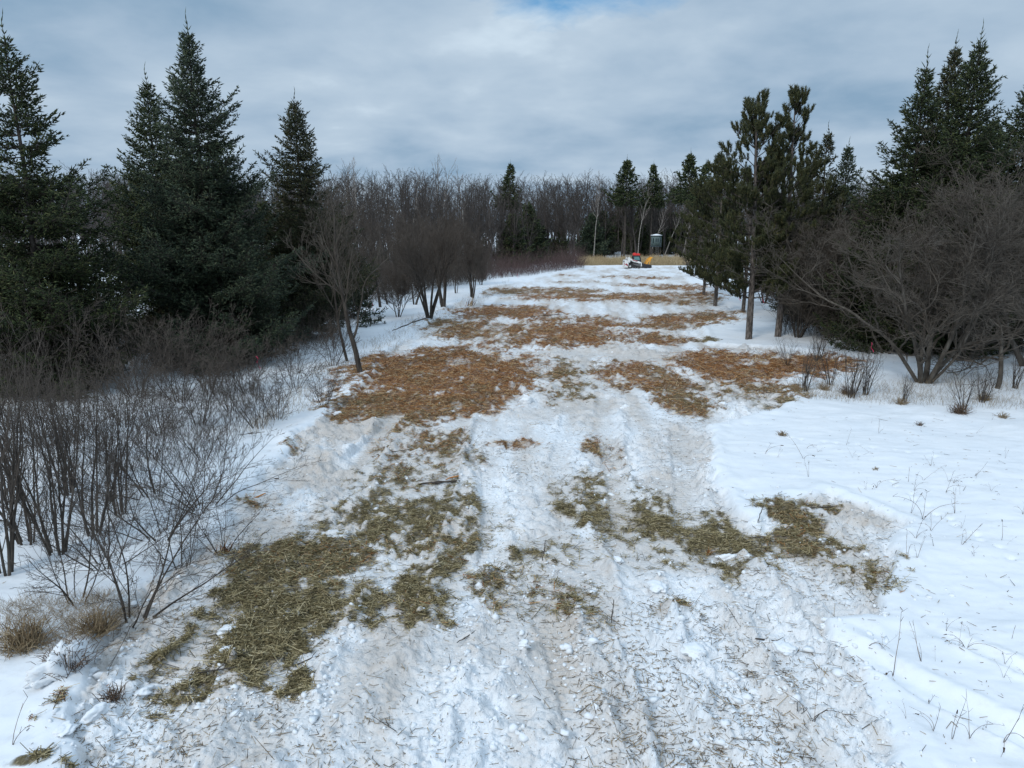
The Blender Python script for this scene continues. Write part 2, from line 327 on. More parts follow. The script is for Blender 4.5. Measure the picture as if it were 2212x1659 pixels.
# (px, py, rx, ry, turn in degrees on the ground, strength, orange share)
PATCH = [(960, 815, 175, 48, 0, 1.0, .95), (860, 800, 80, 30, 0, .9, .9), (1060, 830, 90, 40, 0, .95, 1), (800, 880, 100, 26, 0, .75, .6), (900, 900, 60, 30, 0, .7, .7), (980, 880, 90, 26, 0, .85, .9), (1140, 800, 60, 28, 0, .55, .5),
         (1220, 815, 70, 28, 0, .6, .3), (1370, 818, 85, 28, 0, .8, .75), (1480, 870, 60, 26, 0, .75, .55), (1220, 860, 60, 16, 0, .55, .2), (1450, 830, 50, 20, 0, .7, .6),
         (1620, 795, 125, 26, 0, 1.0, 1.0), (1760, 790, 70, 16, 0, .9, .95), (1600, 845, 100, 22, 0, .7, .4), (1560, 812, 60, 20, 0, .8, .9), (1640, 870, 60, 14, 0, .6, .15),
         (1050, 715, 110, 18, 0, .9, .7), (1240, 725, 110, 24, 0, 1.0, .85), (1150, 745, 140, 10, 0, .7, .8), (1300, 700, 60, 14, 0, .8, .75), (1095, 675, 100, 13, 0, .9, .85), (1180, 690, 60, 7, 0, .7, .8), (970, 708, 50, 14, 0, .8, .6),
         (1430, 733, 60, 11, 0, .8, .85), (1490, 693, 90, 12, 0, .75, .7), (1420, 705, 90, 8, 0, .7, .6), (1560, 680, 50, 8, 0, .6, .6), (1510, 738, 40, 5, 0, .6, 0),
         (1180, 632, 110, 8, 0, .85, .6), (1330, 645, 120, 9, 0, .95, .8), (1440, 648, 80, 10, 0, .9, .6), (1220, 643, 90, 7, 0, .9, .8), (1470, 622, 60, 6, 0, .85, .8), (1390, 617, 60, 3, 0, .6, .7), (1120, 628, 60, 4, 0, .7, .5), (1400, 603, 60, 2.4, 0, .5, .8), (1250, 612, 60, 2.5, 0, .45, .6), (1330, 600, 40, 2, 0, .4, .5), (1230, 596, 30, 1.6, 0, .5, .9), (1500, 640, 50, 7, 0, .8, .6),
         (920, 950, 60, 26, 0, .55, .35), (960, 1000, 70, 40, 0, .45, .2), (880, 1020, 50, 30, 0, .5, .2), (970, 950, 40, 20, 0, .6, .4),
         (880, 1120, 160, 50, 0, .78, 0), (930, 1180, 100, 45, 0, .75, .1), (960, 1110, 60, 60, 0, .6, 0), (760, 1130, 70, 26, 0, .6, 0), (940, 1240, 70, 30, 0, .5, 0),
         (620, 1230, 130, 50, 0, .98, .08), (600, 1330, 90, 70, 0, .98, .0), (590, 1420, 75, 60, 0, .95, 0), (700, 1210, 60, 26, 0, .85, .2), (520, 1290, 70, 40, 0, .8, 0), (640, 1490, 40, 30, 0, .7, 0),
         (400, 1500, 70, 26, 0, .55, 0), (430, 1410, 110, 50, 0, .4, 0), (350, 1440, 60, 30, 0, .4, 0), (620, 1170, 60, 30, 0, .5, 0), (850, 1050, 90, 40, 0, .45, .1), (860, 960, 60, 40, 0, .45, .5), (930, 1300, 60, 60, 0, .45, 0), (480, 1350, 60, 60, 0, .4, 0), (1100, 1300, 60, 80, 0, .25, .1), (1250, 1330, 90, 60, 0, .25, .1), (640, 970, 50, 20, 0, .3, .3), (560, 1090, 40, 20, 0, .4, .3), (1400, 1200, 120, 40, 0, .3, 0), (190, 1500, 26, 40, 0, .3, .3), (170, 1640, 60, 14, 0, .6, 0),
         (1280, 1070, 70, 45, 0, .6, .05), (1340, 1120, 80, 35, 0, .6, 0), (1430, 1135, 70, 40, 0, .68, .0), (1530, 1165, 80, 34, 0, .7, 0), (1230, 1100, 50, 20, 0, .45, 0), (1310, 980, 40, 40, 0, .6, .5), (1300, 1040, 50, 20, 0, .5, .1),
         (1740, 1150, 50, 38, 0, .95, .1), (1700, 1190, 46, 22, 0, .85, .1), (1850, 1240, 85, 50, 0, .55, .05), (1780, 1200, 80, 20, 0, .35, 0), (1450, 1335, 34, 18, 0, .6, .1), (880, 1350, 60, 50, 0, .4, .05), (1100, 960, 60, 10, 0, .35, .9), (1760, 1103, 50, 8, 0, .6, .1),
         (1020, 1160, 40, 60, 0, .4, 0), (1190, 1200, 80, 40, 0, .3, 0), (1540, 1220, 90, 40, 0, .4, 0), (760, 1330, 80, 50, 0, .35, 0)]
EL = []
for px, py, rx, ry, an, st, og in PATCH:
    cx, cy = gd(px, py); y1 = gd(px, py + ry)[1]; y0 = gd(px, py - ry)[1]
    x0 = gd(px - rx, py)[0]; x1 = gd(px + rx, py)[0]
    EL.append(((cx), (y0 + y1) / 2, (x1 - x0) / 2, (y0 - y1) / 2, st, og))
def mulch(x, y):
    wx = x + (fbm(x * .9, y * .9, 3, 1) - .5) * 1.3; wy = y + (fbm(x * .9 + 40, y * .9, 3, 2) - .5) * 1.3 + (fbm(x * .25, y * .25, 2, 4) - .5) * 1.5 * sstep(20, 50, y)
    D = np.zeros_like(x); O = np.zeros_like(x); Wt = np.full_like(x, 1e-6)
    for cx, cy, rx, ry, st, og in EL:
        q = np.sqrt(((wx - cx) / rx) ** 2 + ((wy - cy) / ry) ** 2)
        d = (1 - sstep(.3, 1.95, q)) * st
        D = np.maximum(D, d); O += d * d * og; Wt += d * d
    c1 = .5 * fbm(x * .95 + 3, y * .95, 3, 3) + .5 * fbm((x - .06 * y) * 2.2 + 3, y * .45, 3, 6); c2 = fbm(x * 3.4, y * 3.4, 3, 5); k = sstep(0, .4, D); D = D * (1 + .22 * sstep(16, 24, y))
    c3 = fbm(x * 9, y * 6, 2, 1); D = np.clip(D * 1.12 + ((c1 - .5) * 1.9 + (c2 - .5) * 1.6 + (c3 - .5) * 1.5) * k, 0, 1)
    D = np.clip(D * 1.08 - .5 * sstep(.53, .68, .6 * fbm((x - .15 * y) * 1.1 + 7, y * .32, 3, 4) + .4 * fbm(x * 2.1, y * 1.3, 2, 6)) * sstep(12, 24, y) - .25 * sstep(.5, .66, c2), 0, 1)
    return D, np.clip(O / Wt * (.45 + 1.3 * fbm(x * .8 + 9, y * .8, 3, 7)), 0, 1)
TRACKS = []                                   # track-shoe prints: (x0,y0,x1,y1,width)
for (a, b_, w_) in [((1060, 1230), (1060, 1010), .42), ((1345, 1150), (1310, 930), .42), ((1480, 1150), (1470, 930), .45), ((1200, 1010), (1235, 880), .42), ((330, 1500), (500, 1330), .45), ((1480, 1650), (1330, 1330), .42), ((1300, 1700), (1180, 1350), .42), ((1700, 1200), (1850, 1350), .4), ((1300, 900), (1300, 860), .42), ((760, 1000), (860, 900), .42)]:
    TRACKS.append((*gd(*a), *gd(*b_), w_ * 1.15))
WINDROWS = [(*gd(*a), *gd(*b_), w_) for a, b_, w_ in [((1360, 1070), (1335, 890), .16), ((1545, 1100), (1520, 930), .16), ((1010, 1190), (1000, 940), .14), ((470, 1450), (545, 1310), .18), ((800, 1080), (850, 960), .13), ((660, 1620), (800, 1250), .14), ((960, 1650), (1050, 1230), .14), ((1290, 1640), (1230, 1290), .15), ((1560, 1640), (1430, 1250), .15), ((1720, 1560), (1580, 1330), .15), ((1000, 748), (1500, 775), .3), ((1010, 700), (1560, 668), .35), ((640, 960), (820, 800), .15), ((1090, 905), (1150, 870), .2), ((1180, 1400), (1000, 1600), .16)]]
RUTS = [((1830, 1440), (2330, 1680), .5, .10), ((1580, 1500), (2000, 1800), .5, .08), ((2020, 1400), (2400, 1560), .35, .05)]
RUTW = [(*gd(*a), *gd(*b_), w_, dp) for a, b_, w_, dp in RUTS]
def seg_coords(x, y, x0, y0, x1, y1):
    dx, dy = x1 - x0, y1 - y0; L = math.hypot(dx, dy); dx /= L; dy /= L
    u = (x - x0) * dx + (y - y0) * dy; v = -(x - x0) * dy + (y - y0) * dx
    return u, v, L
def height(x, y, full=False):
    x = np.asarray(x, float); y = np.asarray(y, float)
    sd = lane_sd(x, y) + (fbm(x * .8, y * .8, 3, 5) - .5) * .7 + (vn(x * 5, y * 5, 6) - .5) * .12
    inn = sstep(-.06, .14, sd)
    base = (fbm(x * .12, y * .12, 3, 0) - .5) * .35 + sstep(140, 190, y) * 1.2
    rip = (fbm(x * 1.6 + y * .5, y * 4.5, 3, 1) - .5) * .035
    soft = rip + (fbm(x * .5, y * .5, 3, 2) - .5) * .16 + (fbm(x * 1.6, y * 2.2, 3, 4) - .5) * .05
    dmp = 1 - .5 * np.exp(-np.abs(sd + .25) * 4) * 0
    out = .20 + soft + .07 * np.exp(-(sd + .22) ** 2 / .05)
    # churned lane floor
    r1 = fbm(x * 2.6, y * 2.6, 4, 1, .6); r2 = fbm(x * 7, y * 7, 3, 3, .6)
    lump = np.clip(r1 - .47, 0, 1) * .55 + np.clip(r2 - .48, 0, 1) ** 1 * .24
    lump = .15 * np.tanh(lump / .15)
    lump *= .55 + .9 * sstep(.42, .62, fbm(x * .45 + 5, y * .45, 2, 6))
    wind = np.exp(-((fbm(x * .35, y * .1, 2, 7) - .5) / .03) ** 2) * .16 * (r1 + .3)
    inside = lump + wind
    tm = np.zeros_like(x)
    for x0, y0, x1, y1, w_ in TRACKS:
        u, v, L = seg_coords(x, y, x0, y0, x1, y1)
        k = sstep(w_ / 2 + .06, w_ / 2 - .03, np.abs(v + .05 * np.sin(u * .7))) * sstep(-.3, .2, u) * sstep(L + .3, L - .2, u)
        inside = inside * (1 - .85 * k) + k * (.026 * np.sin(u * 2 * np.pi / .16) - .03)
        tm = np.maximum(tm, k)
    for x0, y0, x1, y1, w_ in WINDROWS:
        u, v, L = seg_coords(x, y, x0, y0, x1, y1); v = v + .10 * np.sin(u * .8 + x0)
        inside = inside + np.exp(-(v / w_) ** 2) * sstep(-.3, .5, u) * sstep(L + .3, L - .5, u) * (.05 + .30 * np.clip(r1 - .38, 0, 1) + .25 * np.clip(r2 - .5, 0, 1))
    D, O = mulch(x, y); D = D * (1 - .55 * tm)
    inside = inside * (1 - .75 * sstep(.3, .8, D)) + sstep(.3, .9, D) * (.02 + .20 * np.clip(r2 - .42, 0, 1) + .22 * np.clip(r1 - .45, 0, 1)) * (1 + .6 * sstep(15, 40, y))
    h = base + out * (1 - inn) + inside * inn
    for x0, y0, x1, y1, w_, dp in RUTW:
        u, v, L = seg_coords(x, y, x0, y0, x1, y1); v = v + .1 * np.sin(u * .9)
        k = np.exp(-(v / (w_ * .45)) ** 4) * sstep(-.4, .4, u)
        rim = np.exp(-((np.abs(v) - w_ * .62) / .12) ** 2) * sstep(-.4, .4, u)
        h = h - k * dp * (.75 + .6 * r1) + rim * (.02 + .10 * np.clip(r1 - .4, 0, 1))
    for px, py in PRINTS:
        h = h - .06 * np.exp(-((x - px) ** 2 + (y - py) ** 2) / .006)
    if full: return h, D, O, inn, sd
    return h
PRINTS = []
for (a, b_, n_) in [((1920, 1060), (2212, 1250), 12), ((1700, 960), (2050, 1010), 9)]:
    (ax, ay), (bx, by) = gd(*a), gd(*b_)
    for i in range(n_): PRINTS.append((ax + (bx - ax) * i / n_ + .06 * (-1) ** i, ay + (by - ay) * i / n_ + .07 * math.sin(i * 2.1)))
def hz(x, y): return float(height(np.array([x]), np.array([y]))[0])

def build_ground():
    ys = [-60, -30, -15, -6, 0, 2, 3, 3.6]
    y = 4.0
    while y < 44: ys.append(y); y *= 1.0032
    while y < 170: ys.append(y); y *= 1.0075
    while y < 2500: ys.append(y); y *= 1.25
    ys = np.array(ys)
    u = np.arange(-.84, .8401, .0031); side = .84 * 1.08 ** np.arange(1, 34)
    u = np.concatenate([-side[::-1], u, side])
    Wy = np.maximum(ys, 4.0)
    Y = np.repeat(ys[:, None], len(u), 1); X = Wy[:, None] * u[None]
    Hh, D, O, inn, sd = height(X, Y, True)
    far = sstep(250, 600, Y); Hh = Hh * (1 - far)
    dirt = inn * np.clip(.3 + 2.2 * (fbm((X - .06 * Y) * 1.4, Y * .22, 4, 5) - .45) + .7 * D, 0, 1)
    for cx, cy, rx, ry, st, og in EL:      # chaff blown round each patch
        q = np.sqrt(((X - cx) / (rx * 1.6)) ** 2 + ((Y - cy) / (ry * 1.6)) ** 2); dirt = np.maximum(dirt, (1 - sstep(.4, 1.1, q)) * .75 * inn)
    for px, py, rx, ry, st in [(760, 930, 120, 45, 1), (690, 1020, 120, 60, .95), (1480, 960, 70, 70, .8), (1840, 1120, 130, 40, 1), (1850, 1240, 120, 90, .9), (1250, 880, 110, 20, .9), (1370, 770, 140, 20, .9), (1450, 1060, 80, 60, .8), (600, 1150, 110, 50, .9), (1150, 900, 60, 20, .7), (1050, 1420, 200, 90, .6), (420, 1400, 160, 90, .8), (1250, 1250, 200, 60, .7), (1200, 770, 200, 14, .8), (1420, 1600, 120, 90, .5)]:
        (cx, cy), (_, y1), (_, y0), (x1, _) = gd(px, py), gd(px, py + ry), gd(px, py - ry), gd(px + rx, py)
        q = np.sqrt(((X - cx) / (x1 - cx)) ** 2 + ((Y - cy) / ((y0 - y1) / 2)) ** 2) + (fbm(X * 1.6, Y * .8, 3, 2) - .5) * 1.2
        dirt = np.maximum(dirt, (1 - sstep(.35, 1.2, q)) * st * inn)
    V = np.stack([X.ravel(), Y.ravel(), Hh.ravel()], 1)
    ny, nx = X.shape; a = (np.arange(ny - 1)[:, None] * nx + np.arange(nx - 1)[None]).ravel()
    Fq = np.stack([a, a + 1, a + nx + 1, a + nx], 1)
    me = mesh_np('ground', V, Fq, M['ground'], True, {'mulch': D.ravel(), 'orange': O.ravel(), 'lane': inn.ravel(), 'dirt': dirt.ravel()})
    tag(ob('ground', me), kind='structure')
build_ground()

# ------------------------------------------------------------------ loose mulch, debris, snow clods
def scatter(n, y0, y1, rs, pw=1.0, umax=.78):
    """points spread over the wedge in front of the camera, thinning out with distance"""
    a = rs.rand(n)
    if pw == 1.0: y = y0 * (y1 / y0) ** a
    else: y = (y0 ** (1 - pw) + a * (y1 ** (1 - pw) - y0 ** (1 - pw))) ** (1 / (1 - pw))
    x = (rs.rand(n) * 2 - 1) * umax * y
    return x, y
def build_mulch():
    rs = np.random.RandomState(3)
    x, y = scatter(1500000, 5.0, 100, rs, 1.3)
    k = np.abs(x) < np.maximum(12, .5 * y + 4); x, y = x[k], y[k]
    h, D, O, inn, sd = height(x, y, True)
    dens = sstep(.05, 1.0, D) ** 1.15
    keep = rs.rand(len(x)) < dens * (.45 + .9 * sstep(.35, .6, fbm(x * 5, y * 5, 2, 2)))
    strand(x[keep], y[keep], h[keep], O[keep], rs)
    # light litter over the churned snow
    q = fbm(x * .7, y * .7, 3, 5)
    lit = (~keep) & (rs.rand(len(x)) < np.where(inn > .5, .010 + .06 * sstep(.42, .7, q), .0022))
    dd = build_sticks(x[lit], y[lit], h[lit], rs)
def strand(x, y, h, O, rs):
    n = len(x); L = np.exp(rs.randn(n) * .6) * .052 * (1 + .9 * sstep(12, 40, y)); az = rs.rand(n) * np.pi * 2; tl = rs.randn(n) * .22
    d = np.stack([np.cos(az) * np.cos(tl), np.sin(az) * np.cos(tl) * .8, np.sin(tl)], 1)
    c = np.stack([x, y, h + .008 + rs.rand(n) * .03], 1)
    w = (.0035 + .004 * rs.rand(n)) * (1 + .8 * sstep(12, 50, y))
    isO = rs.rand(n) < O
    for m_, nm, mt, lb in ((isO, 'rusty_mulch', 'chip_orange', 'rusty orange shredded wood mulch lying in patches over the cleared snow lane'), (~isO, 'olive_mulch', 'chip_olive', 'olive brown shredded grass and wood mulch strewn on the snow of the lane')):
        V, Fq = prisms((c - d * L[:, None])[m_], (c + d * L[:, None])[m_], w[m_], w[m_] * .7, 3, .6)
        tag(ob(nm, mesh_np(nm, V, Fq, M[mt])), lb, 'mulch', kind='stuff')
def build_sticks(x, y, h, rs):
    n = len(x); L = np.exp(rs.randn(n) * .7) * .028 * (1 + .5 * sstep(15, 60, y)); az = rs.rand(n) * np.pi * 2; tl = np.abs(rs.randn(n)) * .2
    d = np.stack([np.cos(az) * np.cos(tl), np.sin(az) * np.cos(tl), np.sin(tl)], 1)
    c = np.stack([x, y, h + .006 + L * np.sin(tl)], 1); w = .0025 + .0035 * rs.rand(n)
    V, Fq = prisms(c - d * L[:, None], c + d * L[:, None], w, w * .6, 3)
    tag(ob('twig_litter', mesh_np('twig_litter', V, Fq, M['debris'])), 'dark bits of twig and bark scattered thinly over the churned snow', 'litter', kind='stuff')
build_mulch()

def ico(sub):
    bm = bmesh.new(); bmesh.ops.create_icosphere(bm, subdivisions=sub, radius=1)
    bm.verts.ensure_lookup_table(); V = np.array([v.co[:] for v in bm.verts]); Fq = np.array([[v.index for v in f.verts] for f in bm.faces]); bm.free(); return V, Fq
IC = {s_: ico(s_) for s_ in (1, 2, 3, 4)}
def lumps(x, y, z, r, rs, sub=2, flat=.7):
    V0, F0 = IC[sub]; n = len(x); k = len(V0)
    sc = np.stack([r * (1 + .3 * rs.randn(n)), r * (1 + .3 * rs.randn(n)), r * flat * (1 + .2 * rs.randn(n))], 1); sc = np.maximum(sc, r[:, None] * .45)
    ph = rs.rand(n, 3) * 10
    V = V0[None] * (1 + .22 * np.sin(V0[None] * 2.6 + ph[:, None, :])[:, :, [1, 2, 0]].sum(2, keepdims=True) * .6 + .10 * np.sin(V0[None, :, [2]] * 7 + V0[None, :, [0]] * 5 + ph[:, None, :1] * 3))
    a = rs.rand(n) * 6.28; c, s = np.cos(a), np.sin(a); V = V * sc[:, None, :]
    X = V[:, :, 0] * c[:, None] - V[:, :, 1] * s[:, None]; Y = V[:, :, 0] * s[:, None] + V[:, :, 1] * c[:, None]
    V = np.stack([X + x[:, None], Y + y[:, None], V[:, :, 2] + z[:, None]], 2).reshape(-1, 3)
    Fq = (F0[None] + (np.arange(n) * k)[:, None, None]).reshape(-1, 3)
    return V, Fq
def build_clods():
    rs = np.random.RandomState(5)
    x, y = scatter(150000, 5.2, 70, rs, 1.5)
    h, D, O, inn, sd = height(x, y, True)
    q = fbm(x * 1.1, y * 1.1, 3, 6); nw = np.zeros_like(x)
    for x0, y0, x1, y1, w_ in WINDROWS:
        u, v, L = seg_coords(x, y, x0, y0, x1, y1); nw = np.maximum(nw, np.exp(-(v / (w_ * 1.5)) ** 2) * (u > 0) * (u < L))
    p = np.where(inn > .5, .012 + .35 * sstep(.55, .72, q) + .3 * nw + .25 * np.exp(-np.abs(sd) * 2.5), .25 * np.exp(-np.abs(sd) * 5)) * (1 - .7 * sstep(.25, .7, D))
    k = rs.rand(len(x)) < p * .5; x, y, h = x[k], y[k], h[k]
    r = np.exp(rs.randn(len(x)) * .7) * .015 * (1 + .9 * sstep(12, 50, y)); r = np.minimum(r, .06)
    V, Fq = lumps(x, y, h + r * .1, r, rs, 1)
    V = V + rs.randn(*V.shape) * np.repeat(r, len(IC[1][0]))[:, None] * .17
    tag(ob('snow_clods', mesh_np('snow_clods', V, Fq, M['snow'], False)), 'crumbled lumps of snow thrown up all over the churned lane', 'snow', kind='stuff')
build_clods()

# ------------------------------------------------------------------ generators: bare trees
def rot_about(v, k, a):
    return v * math.cos(a) + np.cross(k, v) * math.sin(a) + k * np.dot(k, v) * (1 - math.cos(a))
def bare(seed, H, stems=1, r0=.09, lv=4, kids_=(7, 6, 5, 4), ratio=.55, ang=(25, 50), up=.12, wander=.13, lean=(0, 0), splay=12, start=.2, rmin=.004, seglen=.35, keepdir=None, crook=0, rk=.55):
    rs = random.Random(seed); nr = np.random.RandomState(seed)
    thick, thin = [], []
    def perp(d):
        a = nr.randn(3); p = np.cross(d, a); return p / (np.linalg.norm(p) + 1e-9)
    stack = []
    for s_ in range(stems):
        az = 2 * math.pi * s_ / stems + rs.uniform(-.5, .5); sp = R(splay * rs.uniform(.3, 1.3)) if stems > 1 else 0
        d = np.array([math.sin(sp) * math.cos(az) + lean[0], math.sin(sp) * math.sin(az) + lean[1], math.cos(sp)]); d /= np.linalg.norm(d)
        p = np.array([math.cos(az), math.sin(az), 0]) * (.04 * stems ** .5 if stems > 1 else 0) + np.array([0, 0, -.15])
        stack.append((p, d, H * rs.uniform(.75, 1.05) if stems > 1 else H, r0 * rs.uniform(.6, 1.1) if stems > 1 else r0, 0))
    while stack:
        p, d, Ln, r, l = stack.pop()
        ns = max(2, int(round(Ln / (seglen * (1 if l == 0 else .75 if l == 1 else .55)))))
        if l >= 2: ns = min(ns, 4)
        if l >= lv: ns = min(ns, 2)
        sl = Ln / ns; pts = [p]; dirs = [d]
        rend = max(r * .25, rmin) if l else max(r * .18, rmin)
        for i in range(ns):
            w_ = wander * (.5 if l == 0 else 1) + crook * (l > 0)
            d = d + nr.randn(3) * w_ * (sl / .35) ** .5 + np.array([0, 0, up * (0.4 if l == 0 else 1)]); d /= np.linalg.norm(d)
            q = p + d * sl
            ra = r + (rend - r) * (i / ns); rb = r + (rend - r) * ((i + 1) / ns)
            (thick if l == 0 else thin).append((p, q, ra, rb)); p = q; pts.append(p); dirs.append(d)
        if l < lv:
            nk = kids_[min(l, len(kids_) - 1)]; nk = max(1, int(round(nk * rs.uniform(.7, 1.3) * min(1, Ln / (H * .35 / (1 + l * 1.2)) + .25))))
            for k in range(nk):
                t_ = start + (1 - start) * (k + rs.random()) / nk if l == 0 else .15 + .85 * (k + rs.random()) / nk
                f = min(t_, .999) * ns; i = int(f); bp_ = pts[i] + (pts[i + 1] - pts[i]) * (f - i); dd = dirs[min(i + 1, ns)]
                a = R(rs.uniform(*ang)); nd = rot_about(dd, perp(dd), a)
                if nd[2] < -.2: nd[2] *= -.5
                nd /= np.linalg.norm(nd)
                cl = Ln * ratio * (1.15 - .65 * t_) * rs.uniform(.6, 1.2)
                cr_ = max((r + (rend - r) * t_) * rk, rmin)
                stack.append((bp_, nd, cl, cr_, l + 1))
    def build(S_, n):
        A = np.array([s_[0] for s_ in S_]); B = np.array([s_[1] for s_ in S_]); ra = np.array([s_[2] for s_ in S_]); rb = np.array([s_[3] for s_ in S_])
        return prisms(A, B + (B - A) * .03, ra, rb, n)
    return build(thick, 6), build(thin, 3)
def bare_meshes(tagname, bark, twig, *a, **k):
    T, B = bare(*a, **k)
    return [('trunk', mesh_np(tagname + '_trunk', *[T[0], T[1]], M[bark], True)), ('branches', mesh_np(tagname + '_branches', B[0], B[1], M[twig]))]

# ------------------------------------------------------------------ generators: spruce and pine
def spruce(seed, H, Rb, mat='spruce', tw=1.0, bare_to=.06, dens=1.0, top_sharp=1.0, gap=0.0, lean=0.0, wr=.029, lopside=0, notch=()):
    rs = np.random.RandomState(seed)
    P0, P1, RR = [], [], []; W0, W1, WA, WB = [], [], [], []
    h = H * bare_to; 
    zs = []; HT = H; H = H * .93
    while h < H * .985:
        zs.append(h); h += (.26 + .16 * rs.rand()) * (1 + .0 * h) * (1.0 if h < H * .8 else .8) / dens ** .5
    for h in zs:
        q = 1 - h / H
        prof = Rb * (min(1, q / .62) ** (.95 * top_sharp)) * (1.0 if q < .85 else 1 - .2 * (q - .85) / .15)
        prof *= 1 + .22 * math.sin(h * 2.1 + seed) * (.4 + q)
        for (n0, n1, fc) in notch:
            if n0 < h / H < n1: prof *= fc
        nb = int(np.clip(5 + prof * 2.2, 4, 11)); a0 = rs.rand() * 6.28
        for b_ in range(nb):
            az = a0 + 2 * np.pi * b_ / nb + rs.randn() * .25
            L = prof * (.72 + .42 * rs.rand()) * (1 + lopside * math.cos(az)) + .12 + .12 * rs.rand()
            if rs.rand() < .22: L *= 1.28
            if rs.rand() < gap: continue
            el = R(64 * (1 - min(q / .3, 1)) + (22 - 46 * min(q, .8)) * min(q / .3, 1)) + rs.randn() * .13
            dx = np.array([math.cos(az), math.sin(az), 0]); 
            ns = max(3, int(L / .3)); t_ = np.linspace(0, 1, ns + 1)
            zc = np.sin(el) * t_ * L - .10 * L * np.sin(t_ * np.pi) * min(q * 2, 1) + .26 * L * t_ ** 3 * min(q * 2.5, 1)
            bend = rs.randn() * .12
            side = np.array([-dx[1], dx[0], 0])
            pts = dx[None] * (np.cos(el) * t_ * L)[:, None] + side[None] * (bend * L * t_ ** 2)[:, None] + np.array([0, 0, 1])[None] * (h + zc)[:, None]
            W0.append(pts[:-1]); W1.append(pts[1:]); rr = (.006 + .009 * L) * (1 - .85 * t_); WA.append(rr[:-1]); WB.append(rr[1:])
            # laterals
            nl = max(3, int(L / (.105 * tw))) ; tl = (.10 + .9 * (np.arange(nl) + rs.rand(nl)) / nl)
            f = np.clip(tl, 0, .999) * ns; i = f.astype(int); fr = (f - i)[:, None]
            bp_ = pts[i] * (1 - fr) + pts[i + 1] * fr; T = pts[i + 1] - pts[i]; T /= np.linalg.norm(T, axis=1)[:, None]
            for sg in (-1, 1):
                l = (.30 * L * (1 - tl) ** .7 + .12) * (.65 + .6 * rs.rand(nl)); a = np.radians(48 + 12 * rs.randn(nl))
                sv = np.cross(T, [0, 0, 1]); sv /= np.linalg.norm(sv, axis=1)[:, None]
                dv = T * np.cos(a)[:, None] + sg * sv * np.sin(a)[:, None] + np.array([0, 0, 1])[None] * ((rs.randn(nl) * .22) - .10 * min(q * 2, 1))[:, None]
                dv /= np.linalg.norm(dv, axis=1)[:, None]; e = bp_ + dv * l[:, None]
                W0.append(bp_); W1.append(e); WA.append(np.full(nl, .006)); WB.append(np.full(nl, .003))
                m = np.maximum(1, (l / (.095 * tw)).astype(int)); rep = np.repeat(np.arange(nl), m); k = len(rep)
                tt = rs.rand(k); st = bp_[rep] + dv[rep] * (l[rep] * tt)[:, None]
                r3 = rs.randn(k, 3) * .55; r3[:, 2] += .12; d2 = dv[rep] * .9 + r3; d2 /= np.linalg.norm(d2, axis=1)[:, None]
                l2 = (.11 + .12 * rs.rand(k)) * tw
                P0.append(st); P1.append(st + d2 * l2[:, None]); RR.append(np.full(k, wr * tw) * (.7 + .5 * rs.rand(k)))
                P0.append(e - dv * .05); P1.append(e + dv * .13 * tw); RR.append(np.full(nl, wr * .8 * tw))
            # tip leader
            P0.append(pts[-2:-1]); P1.append(pts[-1:] + T[-1:] * .12); RR.append(np.array([wr * .9 * tw]))
    # leader shoots: a long bare leader with a few steep side shoots
    for k in range(16):
        z = H * .985 - .085 * k * (H / 12); az = rs.rand() * 6.28; l = .16 + .035 * k; e = R(66 - k)
        p = np.array([0, 0, z]); u_ = np.array([math.cos(az) * math.cos(e), math.sin(az) * math.cos(e), math.sin(e)]); P0.append(p[None]); P1.append((p + l * u_)[None]); RR.append(np.array([wr * .75]))
        for j in range(3):
            r3 = rs.randn(3) * .5 + u_; r3 /= np.linalg.norm(r3); P0.append((p + u_ * l * .5)[None]); P1.append((p + u_ * l * .5 + r3 * .12)[None]); RR.append(np.array([wr * .7]))
    lz = np.linspace(H - .3, HT, 7); lx = .05 * np.sin(np.arange(7) * 1.3 + seed)
    lp = np.stack([lx * np.linspace(0, 1, 7), .03 * np.cos(np.arange(7)), lz], 1)
    for k in range(6):
        P0.append(lp[k:k + 1] - (lp[k + 1] - lp[k]) * .3); P1.append(lp[k + 1:k + 2] + (lp[k + 1] - lp[k]) * .3); RR.append(np.array([.026 if k < 5 else .016]))
        if k < 4:
            for j in range(3):
                az = rs.rand() * 6.28; u_ = np.array([math.cos(az) * .55, math.sin(az) * .55, .83]); l = (.42 - .07 * k) * (.6 + .7 * rs.rand()) * H / 13; P0.append(lp[k:k + 1]); P1.append(lp[k:k + 1] + u_ * l); RR.append(np.array([.022]))
    V, Fq = spindles(np.concatenate(P0), np.concatenate(P1), np.concatenate(RR), 3)
    V[:, 0] += lean * (V[:, 2] / H) ** 1.5 * H
    f = mesh_np('foliage', V, Fq, M[mat])
    zz = np.linspace(-.3, H, 14); tr = tube(np.stack([lean * H * (np.clip(zz, 0, H) / H) ** 1.5 + .03 * np.sin(zz), .03 * np.cos(zz * .8), zz], 1), np.maximum(.012, (.012 * H) * (1 - zz / H) ** .9 + .01), 8)
    Wv, Wf = prisms(np.concatenate(W0), np.concatenate(W1), np.concatenate(WA), np.concatenate(WB), 3)
    Wv[:, 0] += lean * (Wv[:, 2] / H) ** 1.5 * H
    return [('trunk', mesh_np('trunk', tr[0], tr[1], M['bark_dark'], True)), ('crown', f), ('limbs', mesh_np('limbs', Wv, Wf, M['bark_dark']))]

